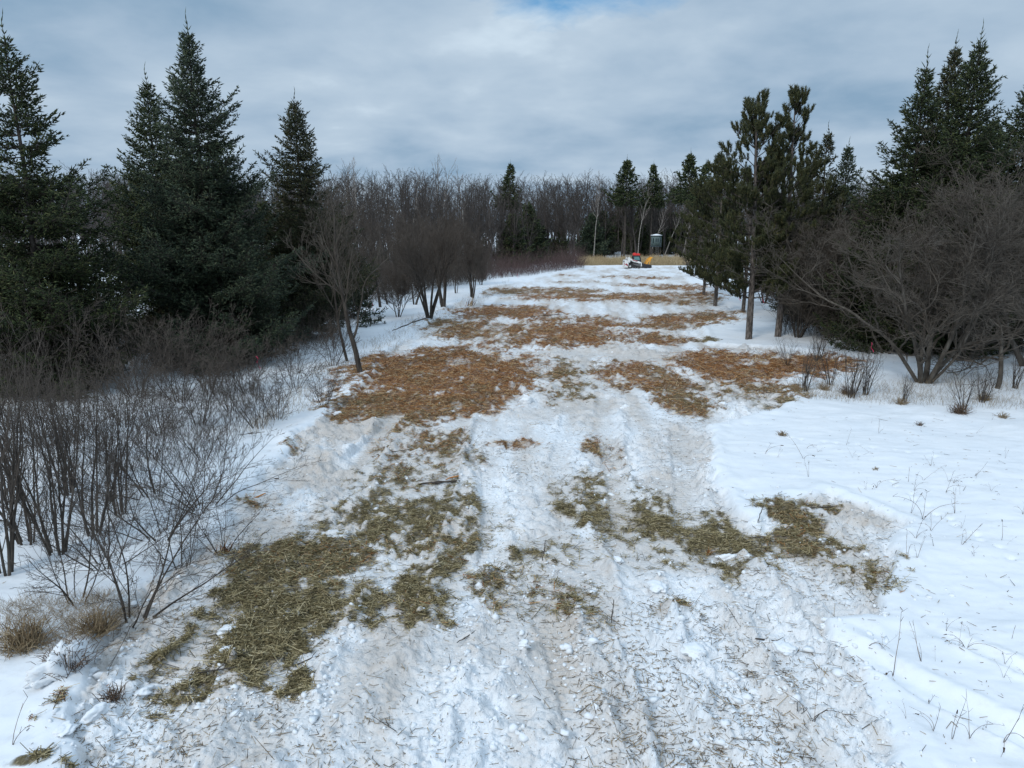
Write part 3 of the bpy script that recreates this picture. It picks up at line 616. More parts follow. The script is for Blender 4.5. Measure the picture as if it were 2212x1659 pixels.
def red_pine(seed, H, Rb, crown_from, tuft=1.0, topnarrow=1.0, mat='pine', sparse=0.0, el_top=58, nt_=60, bark='bark_pine', nw=.012):
    rs = np.random.RandomState(seed); W0, W1, WA, WB = [], [], [], []; T0, TD, TL = [], [], []
    h = H * crown_from
    while h < H * .97:
        q = (H - h) / H; qq = q / (1 - crown_from)
        prof = Rb * min(1, (qq * 1.7) ** (.8 * topnarrow) + .08) * (1 - .30 * max(0, qq - .7) / .3)
        nb = rs.randint(3, 6)
        for b_ in range(nb):
            if rs.rand() < sparse: continue
            az = rs.rand() * 6.28; L = prof * (.55 + .6 * rs.rand()) + .15
            el = R(el_top * (1 - min(1, qq / .6)) + 8 * min(1, qq / .6) + rs.randn() * 9)
            dx = np.array([math.cos(az), math.sin(az), 0]); ns = 6; t_ = np.linspace(0, 1, ns + 1)
            pts = dx[None] * (np.cos(el) * t_ * L)[:, None] + np.array([0, 0, 1])[None] * (h + np.sin(el) * t_ * L + .22 * L * t_ ** 2.2)[:, None] + rs.randn(3)[None] * .05 * L * t_[:, None]
            W0.append(pts[:-1]); W1.append(pts[1:]); rr = (.012 + .013 * L) * (1 - .75 * t_); WA.append(rr[:-1]); WB.append(rr[1:])
            T = pts[-1] - pts[-2]; T /= np.linalg.norm(T); T0.append(pts[-1]); TD.append(T); TL.append(1)
            m = max(2, int(L * 5.5 * tuft))
            for k in range(m):
                t1 = .30 + .68 * rs.rand() ** .7; f = t1 * ns; i = int(min(f, ns - 1)); bp_ = pts[i] + (pts[i + 1] - pts[i]) * (f - i)
                a2 = rs.rand() * 6.28; tt = pts[i + 1] - pts[i]; tt /= np.linalg.norm(tt)
                d = tt * .8 + np.array([math.cos(a2) * .7, math.sin(a2) * .7, .25 + .35 * rs.rand()]); d /= np.linalg.norm(d); l = (.18 + .45 * rs.rand()) * (.5 + .5 * (1 - t1) + .2 * L ** .5)
                e = bp_ + d * l; W0.append(bp_[None]); W1.append(e[None]); WA.append(np.array([.009])); WB.append(np.array([.006]))
                u = d * .6 + np.array([0, 0, .75]); u /= np.linalg.norm(u); T0.append(e); TD.append(u); TL.append(.8 + .4 * rs.rand())
        h += .33 + .22 * rs.rand()
    for k in range(6):
        z = H - .12 * k; az = rs.rand() * 6.28; T0.append(np.array([0, 0, z])); TD.append(np.array([math.cos(az) * .35, math.sin(az) * .35, .9])); TL.append(1.1)
    T0 = np.array(T0); TD = np.array(TD); TL = np.array(TL); n = len(T0)
    k = nt_; rep = np.repeat(np.arange(n), k); m = len(rep)
    s_ = -.28 + .36 * rs.rand(m); st = T0[rep] + TD[rep] * (s_ * TL[rep])[:, None]
    r3 = rs.randn(m, 3); r3 /= np.linalg.norm(r3, axis=1)[:, None]; d = TD[rep] * 1.05 + r3 * .75; d /= np.linalg.norm(d, axis=1)[:, None]
    ln = (.13 + .08 * rs.rand(m)) * TL[rep]
    V, Fq = spindles(st, st + d * ln[:, None], np.full(m, nw), 3, .3)
    zz = np.linspace(-.3, H, 16); tr = tube(np.stack([.05 * np.sin(zz * .4), .04 * np.cos(zz * .5), zz], 1), np.maximum(.02, .0135 * H * (1 - zz / H) ** .8 + .012), 10)
    Wv, Wf = prisms(np.concatenate(W0), np.concatenate(W1), np.concatenate(WA), np.concatenate(WB), 4)
    return [('trunk', mesh_np('trunk', tr[0], tr[1], M[bark], True)), ('crown', mesh_np('crown', V, Fq, M[mat])), ('limbs', mesh_np('limbs', Wv, Wf, M['bark_dark']))]

def place(px, py):
    x, y = gd(px, py); return (x, y, hz(x, y) - .03)
def Htop(px, py, ty):
    x, y = gd(px, py); return top_z(ty, y)

# ------------------------------------------------------------------ the conifers beside the lane
def conifer(px, py, ty, Rb, seed, label, name='spruce_tree', cat='spruce tree', rz=0, **k):
    H = Htop(px, py, ty); return thing(name, spruce(seed, H, Rb, **k), place(px, py), label, cat, 'evergreens beside the lane', rz)
conifer(470, 790, 25, 3.1, 11, 'tallest bluish green spruce on the left, broad cone with a long bare leader', mat='spruce_blue', tw=1.0, dens=1.2, gap=.06)
conifer(374, 745, 140, 2.5, 12, 'spruce whose top shows just left of the tallest bluish spruce', mat='spruce', tw=1.15)
conifer(118, 850, 30, 2.9, 13, 'dark spruce cut off by the left edge, with long upswept boughs', mat='spruce', tw=1.0, gap=.2, notch=((.45, .5, .55), (.6, .66, .6), (.75, .8, .6)))
conifer(668, 738, 195, 2.3, 14, 'slim brownish spruce with a thin pointed top behind the leaning bare tree', mat='spruce_brown', tw=1.0, notch=((.60, .66, .5), (.30, .36, .8)), top_sharp=.8)
conifer(740, 692, 455, 2.0, 15, 'low olive spruce half hidden behind the leaning bare tree', mat='spruce_brown', tw=1.3, gap=.2)
conifer(180, 770, 545, 2.2, 16, 'short wide spruce between the left edge spruce and the tallest one', mat='spruce', tw=1.2, gap=.15)
conifer(80, 800, 540, 2.4, 28, 'short yellowish green spruce under the boughs of the left edge spruce', mat='spruce_brown', tw=1.2, gap=.15)
conifer(590, 745, 430, 1.8, 17, 'short spruce filling the gap right of the tallest bluish spruce', mat='spruce', tw=1.2, gap=.1)
conifer(1930, 765, 105, 2.6, 18, 'left spire of the three tall spruces on the right', mat='spruce', tw=1.05, dens=1.1, top_sharp=1.05)
conifer(1985, 750, 75, 2.5, 19, 'middle spire of the three tall right spruces, with a long thin leader', mat='spruce_brown', tw=1.15, dens=1.1)
conifer(2030, 770, 48, 2.9, 20, 'tallest right spruce, the third spire, leaning a little to the right', mat='spruce', tw=1.05, dens=1.2)
conifer(2150, 760, 125, 2.8, 21, 'spruce cut off by the right edge of the picture', mat='spruce', tw=1.1)
conifer(2085, 740, 230, 2.4, 22, 'blue green spruce rising between the tallest right spruce and the edge', mat='spruce_blue', tw=1.2)
conifer(1885, 740, 400, 2.2, 23, 'low dark spruce at the left foot of the three right spires', mat='spruce', tw=1.2)
conifer(1752, 700, 265, 1.9, 24, 'thin topped spruce behind the brown brush, right of the red pines', mat='spruce_brown', tw=1.3, gap=.2)
conifer(1797, 700, 300, 1.8, 25, 'dense narrow dark spruce just right of the thin topped spruce', mat='spruce_blue', tw=1.3)
thing('spruce_sapling', spruce(26, 1.35, .7, 'spruce_blue', 1.0), place(800, 712), 'little spruce sapling with a pink ribbon at the left edge of the lane', 'spruce sapling', 'evergreens beside the lane')

def pine(px, py, ty, Rb, seed, label, cf=.22, **k):
    H = Htop(px, py, ty); return thing('red_pine', red_pine(seed, H, Rb, cf, **k), place(px, py), label, 'pine tree', 'red pines at the right of the lane')
pine(1617, 742, 215, 2.2, 31, 'left red pine with bare lower trunk and candle shaped tufts', cf=.18, tuft=1.5).rotation_euler = (0, -.03, 0)
pine(1680, 738, 212, 1.8, 32, 'right red pine, its round crown split from its left neighbour', cf=.2, tuft=1.6, topnarrow=.9)
pine(1545, 660, 345, 3.2, 33, 'shorter red pine standing behind the pair at the bend of the lane', cf=.12, tuft=1.2)
pine(1605, 680, 395, 3.0, 34, 'low spreading pine behind the trunks of the pair', cf=.15, tuft=1.0)
pine(1520, 640, 410, 3.2, 35, 'farthest low pine at the right rim of the lane, near the loader', cf=.1, tuft=.9)
pine(1715, 700, 350, 2.6, 36, 'bushy pine filling the gap right of the pair of red pines', cf=.2, tuft=1.0)

# ------------------------------------------------------------------ bare trees and shrubs near the lane
def shrub(name, parts, px, py, label, cat, group, rz=0., sc=1., tilt=(0, 0)):
    return thing(name, parts, place(px, py), label, cat, group, rz, sc, tilt)
G_AL = 'leafless shrubs on the left'; G_R = 'leafless shrubs on the right'
# alder clumps: near vertical stems, unit height 4.6 m
ALD = [bare_meshes('alder%d' % i, 'bark_dark', 'twig_dark', 100 + i, 4.7, stems=st, r0=.034, lv=3, kids_=(7, 3, 2), ratio=.46, ang=(18, 42), up=.16, wander=.10, splay=sp, start=.12, rmin=.0035, seglen=.4) for i, (st, sp) in enumerate([(8, 13), (6, 17), (10, 11)])]
ARCH = [bare_meshes('arching%d' % i, 'bark_dark', 'twig_dark', 120 + i, 3.0, stems=st, r0=.02, lv=3, kids_=(9, 5, 3), ratio=.45, ang=(20, 55), up=-.02, wander=.16, splay=sp, start=.15, rmin=.003, seglen=.3, lean=ln_) for i, (st, sp, ln_) in enumerate([(7, 36, (.3, 0)), (6, 30, (-.1, .1)), (9, 42, (0, 0))])]
BRUSH = [bare_meshes('brush%d' % i, 'bark_dark', 'twig_brown', 140 + i, 3.2, stems=9, r0=.018, lv=3, kids_=(9, 4, 3), ratio=.5, ang=(22, 60), up=.05, wander=.2, splay=30, start=.1, rmin=.0045, seglen=.35) for i in range(3)]
NEAR = [(12, 1265, 0, .88, 'thick dark multi stemmed alder cut by the left edge, nearest to the camera'), (62, 1195, 1, .82, 'alder clump standing second from the left edge in the foreground thicket'),
        (128, 1215, 2, .78, 'dense alder clump in the middle of the left foreground thicket'), (205, 1175, 1, .74, 'straight stemmed alder behind the arching shrub in the left foreground'),
        (262, 1130, 0, .66, 'alder clump with long stems leaning to the lane, left foreground'), (30, 1105, 2, .78, 'alder clump in the second row at the left edge'), (150, 1085, 0, .7, 'alder clump in the second row of the left thicket'),
        (-60, 1180, 2, .9, 'alder mostly outside the left edge of the picture')]
for k, (px, py, v, s_, lb) in enumerate(NEAR): shrub('alder_shrub', ALD[v], px, py, lb, 'shrub', G_AL, k * 1.7, s_)
AR = [(292, 1345, 0, .95, 'low arching shrub rooted at the lane edge above the dry grass, lower left'), (392, 1235, 1, .62, 'small arching shrub with crossing stems above the olive mulch strip'), (352, 1180, 2, .8, 'arching shrub between the alders and the lane edge'),
      (482, 1198, 1, .55, 'thin shrub with a splintered pale stump at the lane edge'), (230, 1240, 2, .75, 'twiggy low shrub at the feet of the left alders'), (170, 1330, 1, .7, 'twiggy shrub growing out of the dry grass at lower left'), (440, 1120, 2, .8, 'wide twiggy shrub on the snow left of the pale chaff strip'),
      (330, 1090, 0, .9, 'arching shrub behind the alders, mid left thicket')]
for k, (px, py, v, s_, lb) in enumerate(AR): shrub('arching_shrub', ARCH[v], px, py, lb, 'shrub', G_AL, k * 2.3 + (0 if k else -.2), s_)
BR = [(560, 940, 0, .62, 'brown brush clump leaning to the lane above the snow bank'), (600, 920, 1, .6, 'small brown brush clump nearest the lane at its left bend'), (500, 900, 2, .7, 'brown brush clump below the tallest spruce, right side'),
      (430, 930, 0, .72, 'brown brush clump below the tallest spruce, centre'), (350, 950, 1, .72, 'brown brush clump below the tallest spruce, left side'), (270, 930, 2, .72, 'brush clump under the short wide spruce'), (180, 960, 0, .72, 'brush clump in the back row near the left edge'),
      (90, 960, 1, .72, 'tall brush clump below the yellowish spruce'), (10, 980, 2, .72, 'tall brush clump at the left edge under the dark spruce'), (640, 850, 1, .75, 'brush clump left of the leaning bare tree'), (540, 860, 0, .85, 'brush clump between the tallest spruce and the pink ribbon'),
      (460, 860, 2, .95, 'brush clump at the foot of the tallest spruce'), (700, 890, 2, .5, 'thin brush clump on the snow at the corner of the rusty mulch'), (720, 800, 0, .8, 'brush clump just behind the leaning bare tree'), (390, 880, 1, 1.1, 'brush clump in shade between two left spruces'), (300, 870, 0, 1.1, 'brush clump left of the shaded gap between spruces'), (220, 1010, 1, .6, 'brush clump in the middle of the left thicket'), (120, 1020, 2, .6, 'brush clump behind the second row of alders'), (330, 1010, 2, .55, 'brush clump over open snow in the left thicket'), (440, 1010, 0, .5, 'brush clump on open snow beside the lane bank'),
      (210, 850, 1, 1.2, 'back row brush clump between the short wide spruce and the left edge'), (120, 870, 0, 1.2, 'back row brush clump near the left edge'), (40, 880, 2, 1.2, 'back row brush clump at the left edge')]
for k, (px, py, v, s_, lb) in enumerate(BR): shrub('brush_clump', BRUSH[v], px, py, lb, 'shrub', G_AL, k * 1.3, s_)

# leaning bare tree and the V shaped clumps along the left rim
def utree(name, seed, px, py, ty, label, group, cat='bare tree', bark='bark_haw', twig='twig_haw', rz=0., **k):
    H = Htop(px, py, ty); d = dict(stems=1, r0=.11, lv=4, kids_=(10, 7, 5, 3), ratio=.55, ang=(22, 48), up=.1, wander=.14, start=.22, rmin=.005, seglen=.5); d.update(k)
    return shrub(name, bare_meshes(name + str(seed), bark, twig, seed, H / 1.12, **d), px, py, label, cat, group, rz)
G_L = 'bare trees on the left rim of the lane'
utree('bare_tree', 201, 780, 818, 400, 'bare tree leaning left at the corner of the rusty mulch', G_L, lean=(-.22, 0), r0=.12, bark='bark_dark')
utree('bare_tree', 202, 752, 790, 430, 'second thinner trunk close behind the leaning bare tree', G_L, lean=(-.12, 0), r0=.07, bark='bark_dark')
utree('bare_tree', 203, 928, 698, 470, 'fan shaped dark multi stem tree, largest of the three at the lane bend', G_L, stems=8, r0=.10, splay=18, bark='bark_dark', twig='twig_brown', lv=3, kids_=(12, 8, 5), start=.42)
utree('bare_tree', 204, 958, 669, 470, 'V shaped dark tree just right of the fan shaped one', G_L, stems=6, r0=.12, splay=18, bark='bark_dark', twig='twig_brown', lv=3, kids_=(13, 9, 5), start=.42)
utree('bare_tree', 205, 1019, 645, 485, 'smallest V shaped dark tree, nearest the red brush', G_L, stems=5, r0=.09, splay=11, bark='bark_dark', twig='twig_dark', lv=3, kids_=(15, 9, 6), start=.3)
utree('bare_tree', 206, 822, 668, 440, 'dark straight trunk behind the sapling with the ribbon', G_L, r0=.12, bark='bark_dark', twig='twig_dark')
utree('bare_tree', 207, 838, 662, 450, 'thinner straight trunk right beside the dark straight trunk', G_L, r0=.09, bark='bark_dark', twig='twig_dark')
utree('bare_tree', 208, 896, 662, 455, 'short trunk seen behind the fan shaped tree', G_L, r0=.10, stems=2, splay=8, bark='bark_dark', twig='twig_brown')
utree('bare_tree', 209, 985, 640, 470, 'low twiggy tree between the two V shaped trees', G_L, stems=4, r0=.05, splay=20, bark='bark_dark', twig='twig_brown', lv=3)
for k, (px, py, ty) in enumerate([(700, 700, 470), (745, 668, 450), (790, 650, 440), (860, 640, 450), (905, 632, 455), (950, 625, 462), (1040, 620, 500), (650, 680, 450), (560, 690, 440), (520, 680, 430), (860, 690, 560)]):
    utree('bare_tree', 220 + k % 4, px, py, ty, 'grey brown leafless tree in the thicket behind the left rim of the lane', 'thicket trees behind the left rim', stems=4, r0=.05, splay=15, bark='bark_dark', twig=('twig_brown', 'twig_dark')[k % 2], lv=3, kids_=(14, 9, 6), rz=k * 1.1, start=.15, rmin=.007)

# right side
HW = dict(bark='bark_haw', twig='twig_haw', lv=4, kids_=(10, 7, 5, 4), ratio=.62, ang=(30, 62), up=.05, wander=.16, crook=.09, start=.14, rmin=.0065, seglen=.42, rk=.72)
G_H = 'grey thorny bare trees on the right'
utree('thorn_tree', 301, 1993, 838, 330, 'big spreading grey thorn tree with a forked base on the right', G_H, stems=7, r0=.105, splay=24, **HW)
utree('thorn_tree', 302, 2150, 852, 400, 'thorn tree with one bent trunk leaning right, near the right edge', G_H, stems=1, r0=.09, lean=(.25, .1), **HW)
utree('thorn_tree', 303, 2215, 800, 250, 'thorn tree at the right edge, its pale limbs against the spruces', G_H, stems=4, r0=.12, splay=30, **HW)
utree('thorn_tree', 304, 2085, 790, 340, 'thorn tree behind the forked one, filling the dark gap under the spruces', G_H, stems=4, r0=.09, splay=30, **HW)
utree('thorn_tree', 305, 1912, 775, 430, 'thorn tree carrying the pink ribbon, left of the forked one', G_H, stems=4, r0=.06, splay=24, **HW)
G_B = 'brown brush trees behind the pines'
BB = dict(bark='bark_dark', twig='twig_haw', lv=3, kids_=(15, 10, 7), ratio=.5, ang=(25, 60), up=.06, wander=.18, start=.12, rmin=.007, stems=6, r0=.06, splay=22)
for k, (px, py, ty, lb) in enumerate([(1722, 740, 470, 'dark multi stem shrub right beside the pair of red pines'), (1780, 735, 430, 'brown brush tree between the pines and the thorn trees, front'), (1830, 715, 400, 'brown brush tree below the dense narrow spruce'), (1860, 745, 440, 'brown brush tree just left of the ribbon thorn tree'),
        (1760, 690, 420, 'brown brush tree below the thin topped spruce'), (1920, 730, 420, 'brown brush tree behind the forked thorn tree'), (1700, 680, 450, 'brown brush tree behind the bushy pine'), (1890, 700, 400, 'tall brown brush tree under the left spire'), (1650, 660, 480, 'brown brush tree seen between the pine trunks'), (2030, 740, 420, 'brown brush tree under the middle spire'), (1500, 600, 500, 'brown brush at the far right corner of the lane'), (1560, 630, 500, 'brown brush behind the low far pines')]):
    utree('brush_tree', 320 + k % 4, px, py, ty, lb, G_B, rz=k * 1.9, **BB)
for k, (px, py, s_, lb) in enumerate([(1738, 852, .5, 'thin upright shrub at the right end of the rusty mulch'), (1792, 840, .5, 'thin upright shrub second along the right snow edge'), (1838, 868, .55, 'thin shrub with dry leaves at its foot, right of the lane'), (1868, 862, .5, 'last thin shrub of the right row before the thorn tree'), (1700, 800, .4, 'thin shrub standing in the right rusty mulch'), (1765, 790, .45, 'thin shrub behind the right row, at the mulch end'), (1952, 880, .3, 'small twiggy shrub in front of the forked thorn tree'), (2080, 895, .42, 'twiggy shrub around the grass tuft at right'), (2120, 880, .4, 'twiggy shrub below the bent thorn tree'), (2190, 850, .45, 'twiggy shrub near the right edge')]):
    shrub('low_shrub', ALD[k % 3], px, py, lb, 'shrub', G_R, k * 2.1, (s_ * 1.1, s_ * 1.1, s_ * .8))

# ------------------------------------------------------------------ brush masses that nobody could count
def twig_mass(name, mat, n, pos, hfun, rs, r=.006, slant=.25, label='', cat='brush', forks=3):
    x, y = pos; h = height(x, y); L = hfun(x, y) * (.55 + .6 * rs.rand(n)); d = np.stack([rs.randn(n) * slant, rs.randn(n) * slant, np.ones(n)], 1); d /= np.linalg.norm(d, axis=1)[:, None]
    p0 = np.stack([x, y, h - .05], 1); p1 = p0 + d * (L * .5)[:, None]; d2 = d + rs.randn(n, 3) * .25; d2 /= np.linalg.norm(d2, axis=1)[:, None]; p2 = p1 + d2 * (L * .5)[:, None]
    A, B, ra, rb = [p0, p1], [p1, p2], [np.full(n, r), np.full(n, r * .75)], [np.full(n, r * .75), np.full(n, r * .35)]
    for k in range(forks):
        t_ = .2 + .75 * rs.rand(n); s_ = np.where((t_ < .5)[:, None], p0 + (p1 - p0) * (t_ * 2)[:, None], p1 + (p2 - p1) * (t_ * 2 - 1)[:, None])
        d3 = d + rs.randn(n, 3) * .55; d3 /= np.linalg.norm(d3, axis=1)[:, None]
        A.append(s_); B.append(s_ + d3 * (L * .35 * rs.rand(n) + .1)[:, None]); ra.append(np.full(n, r * .6)); rb.append(np.full(n, r * .3))
    V, Fq = prisms(np.concatenate(A), np.concatenate(B), np.concatenate(ra), np.concatenate(rb), 3)
    return tag(ob(name, mesh_np(name, V, Fq, M[mat])), label, cat, kind='stuff')
rs = np.random.RandomState(41)
def area(px0, px1, pts, n, rs):
    """random ground points with pixel x in px0..px1 and y between two lines of the view"""
    out = []
    while len(out) < n:
        px = rs.uniform(px0, px1); xs = [p[0] for p in pts]; lo = np.interp(px, xs, [p[1] for p in pts]); hi = np.interp(px, xs, [p[2] for p in pts]); out.append(gd(px, rs.uniform(lo, hi)))
    a = np.array(out); return a[:, 0], a[:, 1]
twig_mass('red_brush', 'twig_red', 4200, area(1030, 1262, [(1030, 580, 612), (1150, 572, 599), (1262, 568, 580)], 4200, rs), lambda x, y: .6 + 7.5 * np.clip(fbm(x * .35, y * .35, 3) - .22, 0, 1), rs, .010, .42, 'low band of reddish brush at the far left rim of the lane', 'brush')
twig_mass('underbrush', 'twig_dark', 1100, area(0, 560, [(0, 830, 1180), (300, 840, 1120), (450, 850, 1060), (560, 860, 930)], 1100, rs), lambda x, y: .9 + 1.2 * fbm(x * .5, y * .5, 2), rs, .0045, .45, 'tangle of thin leafless stems over the snow of the left thicket', 'brush')
twig_mass('underbrush', 'twig_brown', 4200, area(0, 760, [(0, 690, 830), (500, 690, 830), (760, 660, 750)], 4200, rs), lambda x, y: 1.3 + 1.7 * fbm(x * .4, y * .4, 2), rs, .006, .4, 'dark brown undergrowth below the spruces on the left', 'brush')
twig_mass('underbrush', 'twig_brown', 4500, area(760, 1050, [(760, 610, 668), (900, 600, 640), (1050, 590, 612)], 4500, rs), lambda x, y: 1.8 + 1.9 * fbm(x * .3, y * .3, 2), rs, .010, .3, 'grey brown undergrowth behind the V shaped trees', 'brush')
twig_mass('underbrush', 'twig_haw', 6500, area(1690, 2230, [(1690, 640, 735), (1850, 640, 755), (2230, 640, 780)], 6500, rs), lambda x, y: 2.0 + 2.0 * fbm(x * .4, y * .4, 2), rs, .007, .4, 'brown undergrowth below the spruces on the right', 'brush')
twig_mass('underbrush', 'twig_far', 7000, area(1120, 1480, [(1120, 545, 556), (1480, 540, 552)], 7000, rs), lambda x, y: 1.2 + 2.2 * fbm(x * .1, y * .1, 2), rs, .016, .25, 'thin undergrowth at the foot of the far wood', 'brush')
twig_mass('dry_grass', 'straw', 2600, area(1700, 2212, [(1700, 835, 865), (1900, 840, 885), (2212, 800, 900)], 2600, rs), lambda x, y: .18 + .35 * fbm(x * .8, y * .8, 2), rs, .0028, .35, 'sparse dry grass stalks along the snow edge at the right', 'grass', 1)
twig_mass('dry_grass', 'straw', 1500, area(0, 290, [(0, 1320, 1440), (150, 1330, 1440), (290, 1300, 1350)], 1500, rs), lambda x, y: .08 + .55 * np.clip(fbm(x * 1.6, y * 1.6, 2) - .25, 0, 1), rs, .0024, 1.0, 'matted tan dry grass behind the snow bank at the lower left', 'grass', 2)
twig_mass('dry_grass', 'straw', 1500, area(540, 1100, [(540, 930, 960), (700, 800, 880), (900, 690, 730), (1100, 610, 622)], 1500, rs), lambda x, y: .2 + .4 * fbm(x * .8, y * .8, 2), rs, .004, .35, 'scattered dry weed stalks along the left rim of the lane', 'grass', 1)
nr_ = 26000
x = rs.uniform(11.5, 36, nr_); y = rs.uniform(121.5, 131, nr_)
twig_mass('reed_bed', 'reed', nr_, (x, y), lambda x, y: .45 + 1.5 * fbm(x * .7, y * .7, 3) * (.5 + rs.rand(len(x)) * .7), rs, .014, .16, 'pale tan band of dry reeds behind the loader at the end of the lane', 'reeds', 1)

# ------------------------------------------------------------------ the far wood
def far_tree_mesh(i, H=16, birch=False, dense=1.0):
    T, B = bare(400 + i, H, stems=1 if i % 3 else 2, r0=.16 if not birch else .13, lv=3, kids_=(int(34 * dense), 9, 5), ratio=.25, ang=(28, 55), up=.06, wander=.045, start=.28, rmin=.010, seglen=1.2, splay=4)
    V, Fs = join([T, B]); me = mesh_np('far_tree', V, Fs, M['birch' if birch else 'twig_far'], False)
    return me
FT = [far_tree_mesh(i) for i in range(9)]
def front(u):
    return np.interp(u, [-.8, -.35, -.2, -.1, -.02, .06, .12, .25, .3, .8], [95, 82, 78, 88, 108, 128, 146, 150, 118, 105])
rs = np.random.RandomState(77); nft = 0
for k in range(296):
    u = -.74 + 1.42 * (k + rs.rand()) / 296 if k % 5 else rs.uniform(-.15, .27)
    d = float(front(u)) + 42 * rs.rand() ** 1.3; x = u * d
    H = 6 + d * math.tan(R(3.55 + rs.randn() * .45 + (.5 if u < -.1 else 0) - (.05 if -.06 < u < .2 else 0)))
    o = ob('bare_tree', FT[rs.randint(9)], None, (x, d, hz(x, d) - .05)); s_ = H / 16.5; w_ = s_ * rs.uniform(.85, 1.2); o.scale = (w_, w_, s_); o.rotation_euler = (rs.randn() * .03, rs.randn() * .03, rs.rand() * 6.28)
    tag(o, 'slender grey brown leafless tree in the far wood behind the lane', 'bare tree', 'bare trees of the far wood')
def build_mass():
    parts = []; rs = np.random.RandomState(78)
    src = [bare(450 + i, 17, stems=1, r0=.13, lv=2, kids_=(36, 11), ratio=.24, ang=(32, 62), up=.03, wander=.07, start=.2, rmin=.016, seglen=2.2) for i in range(5)]
    for k in range(900):
        u = rs.uniform(-.8, .8); d = float(front(u)) + 38 + 60 * rs.rand(); x = u * d; T, B = src[k % 5]; a = rs.rand() * 6.28; c, s = math.cos(a), math.sin(a)
        H = 6 + d * math.tan(R(3.45 + rs.randn() * .3 + (.35 if u < -.1 else 0) - (.05 if -.06 < u < .2 else 0))); sc = H / 17.5; z = hz(x, d)
        for V, Fq in (T, B):
            parts.append((np.stack([(V[:, 0] * c - V[:, 1] * s) * sc + x, (V[:, 0] * s + V[:, 1] * c) * sc + d, V[:, 2] * sc + z], 1), Fq))
    V, Fs = join(parts); tag(ob('distant_wood', mesh_np('distant_wood', V, Fs, M['twig_far'])), 'grey mass of bare trees deep in the far wood', 'wood', kind='stuff')
build_mass()
def area_u(n, rs, u0, u1, dn, df):
    u = rs.uniform(u0, u1, n); d = front(u) + dn + (df - dn) * rs.rand(n); return u * d, d
twig_mass('understory', 'twig_far', 15000, area_u(15000, rs, -.8, .8, 3, 75), lambda x, y: 1.5 + 5.5 * fbm(x * .08, y * .08, 2) * rs.rand(len(x)), rs, .018, .22, 'dense thin saplings filling the far wood between its trunks', 'brush', 4)
# birches: white trunks that stand out
BI = [bare(480 + i, 15, stems=1, r0=.13, lv=3, kids_=(16, 6, 3), ratio=.3, ang=(18, 40), up=.14, wander=.07, start=.5, rmin=.011, seglen=1.1) for i in range(3)]
BIM = [[('trunk', mesh_np('birch_trunk', t_[0], t_[1], M['birch'])), ('branches', mesh_np('birch_branches', b_[0], b_[1], M['twig_birch']))] for t_, b_ in BI]
for k, (px, d, ty, tl, lb) in enumerate([(1280, 140, 385, 0, 'straight white birch left of the leaning ones, at the wood edge'), (1372, 143, 400, .22, 'white birch leaning right, first left of the raised hut'), (1398, 141, 440, .20, 'thin white birch leaning right just beside the raised hut'), (1428, 146, 420, .3, 'strongly leaning thin birch behind the raised hut'), (944, 108, 355, 0, 'pale birch rising above the brush in the middle of the wood'), (886, 112, 375, .03, 'forked pale birch left of the middle birch'), (775, 100, 360, -.05, 'pale birch whose top stands against the sky, right of the slim spruce'), (760, 108, 352, .04, 'second pale birch beside the one right of the slim spruce'), (166, 110, 400, .03, 'white birch seen between the left edge spruce and the tallest spruce'), (1468, 138, 430, .12, 'pale birch just left of the red pines'), (875, 118, 420, -.12, 'thin pale birch leaning left in the middle of the wood'), (1010, 120, 372, 0, 'pale grey tree with a fan top above the wood line'), (935, 116, 352, .03, 'pale tree with a broom shaped top above the middle birch')]):
    x = (px - 1106) / F * d * 1.0; H = top_z(ty, d); x = x / (math.cos(R(PITCH)) - math.sin(R(PITCH)) * (829.5 - 480) / F * -1) if False else x
    o = thing('birch_tree', BIM[k % 3], (x, d, hz(x, d) - .05), lb, 'birch tree', 'pale birches of the far wood', k * 1.3, H / 15.4, (0, tl * .9))
    if tl: o.rotation_euler = (0, tl, 0)
# conifers of the far wood
FS = [spruce(500 + i, 8, 2.1, 'spruce' if i else 'spruce_blue', tw=3.2, dens=.7, wr=.035) for i in range(3)]
FP = [spruce(530 + i, 20, 3.6, 'spruce', tw=3.4, bare_to=.55, dens=.35, gap=.2, wr=.04, top_sharp=.8) for i in range(2)]
for k, (px, d, ty, v, lb) in enumerate([(1103, 132, 345, 0, 'dark pine top standing alone above the middle of the wood line'), (1340, 146, 335, 1, 'broadest dark pine crown above the wood line, left of the hut'), (1394, 148, 347, 0, 'slender pine top right above the raised hut'), (1468, 140, 322, 1, 'pine top above the wood line just left of the red pines'), (1500, 130, 345, 0, 'pine crown half hidden behind the red pines')]):
    x = (px - 1106) / F * d * 1.02; H = top_z(ty, d)
    thing('white_pine', FP[v], (x, d, hz(x, d) - .05), lb, 'pine tree', 'dark pine tops of the far wood', k * 1.7, (H / 20 * (.95 if k in (2, 0) else 1.15), H / 20 * (.95 if k in (2, 0) else 1.15), H / 20))
for k in range(46):
    px = rs.uniform(1100, 1480) if k > 12 else rs.uniform(380, 1100); u = (px - 1106) / F; d = float(front(u)) + 2 + 34 * rs.rand(); x = u * d * 1.02; H = rs.uniform(4, 10) if k % 4 else rs.uniform(10, 14)
    if px < 1100: H = rs.uniform(3, 6)
    thing('spruce_tree', FS[k % 3], (x, d, hz(x, d) - .05), 'dark green young spruce standing among the trunks of the far wood', 'spruce tree', 'young spruces under the far wood', rs.rand() * 6, (H / 8 * 1.1, H / 8 * 1.1, H / 8))

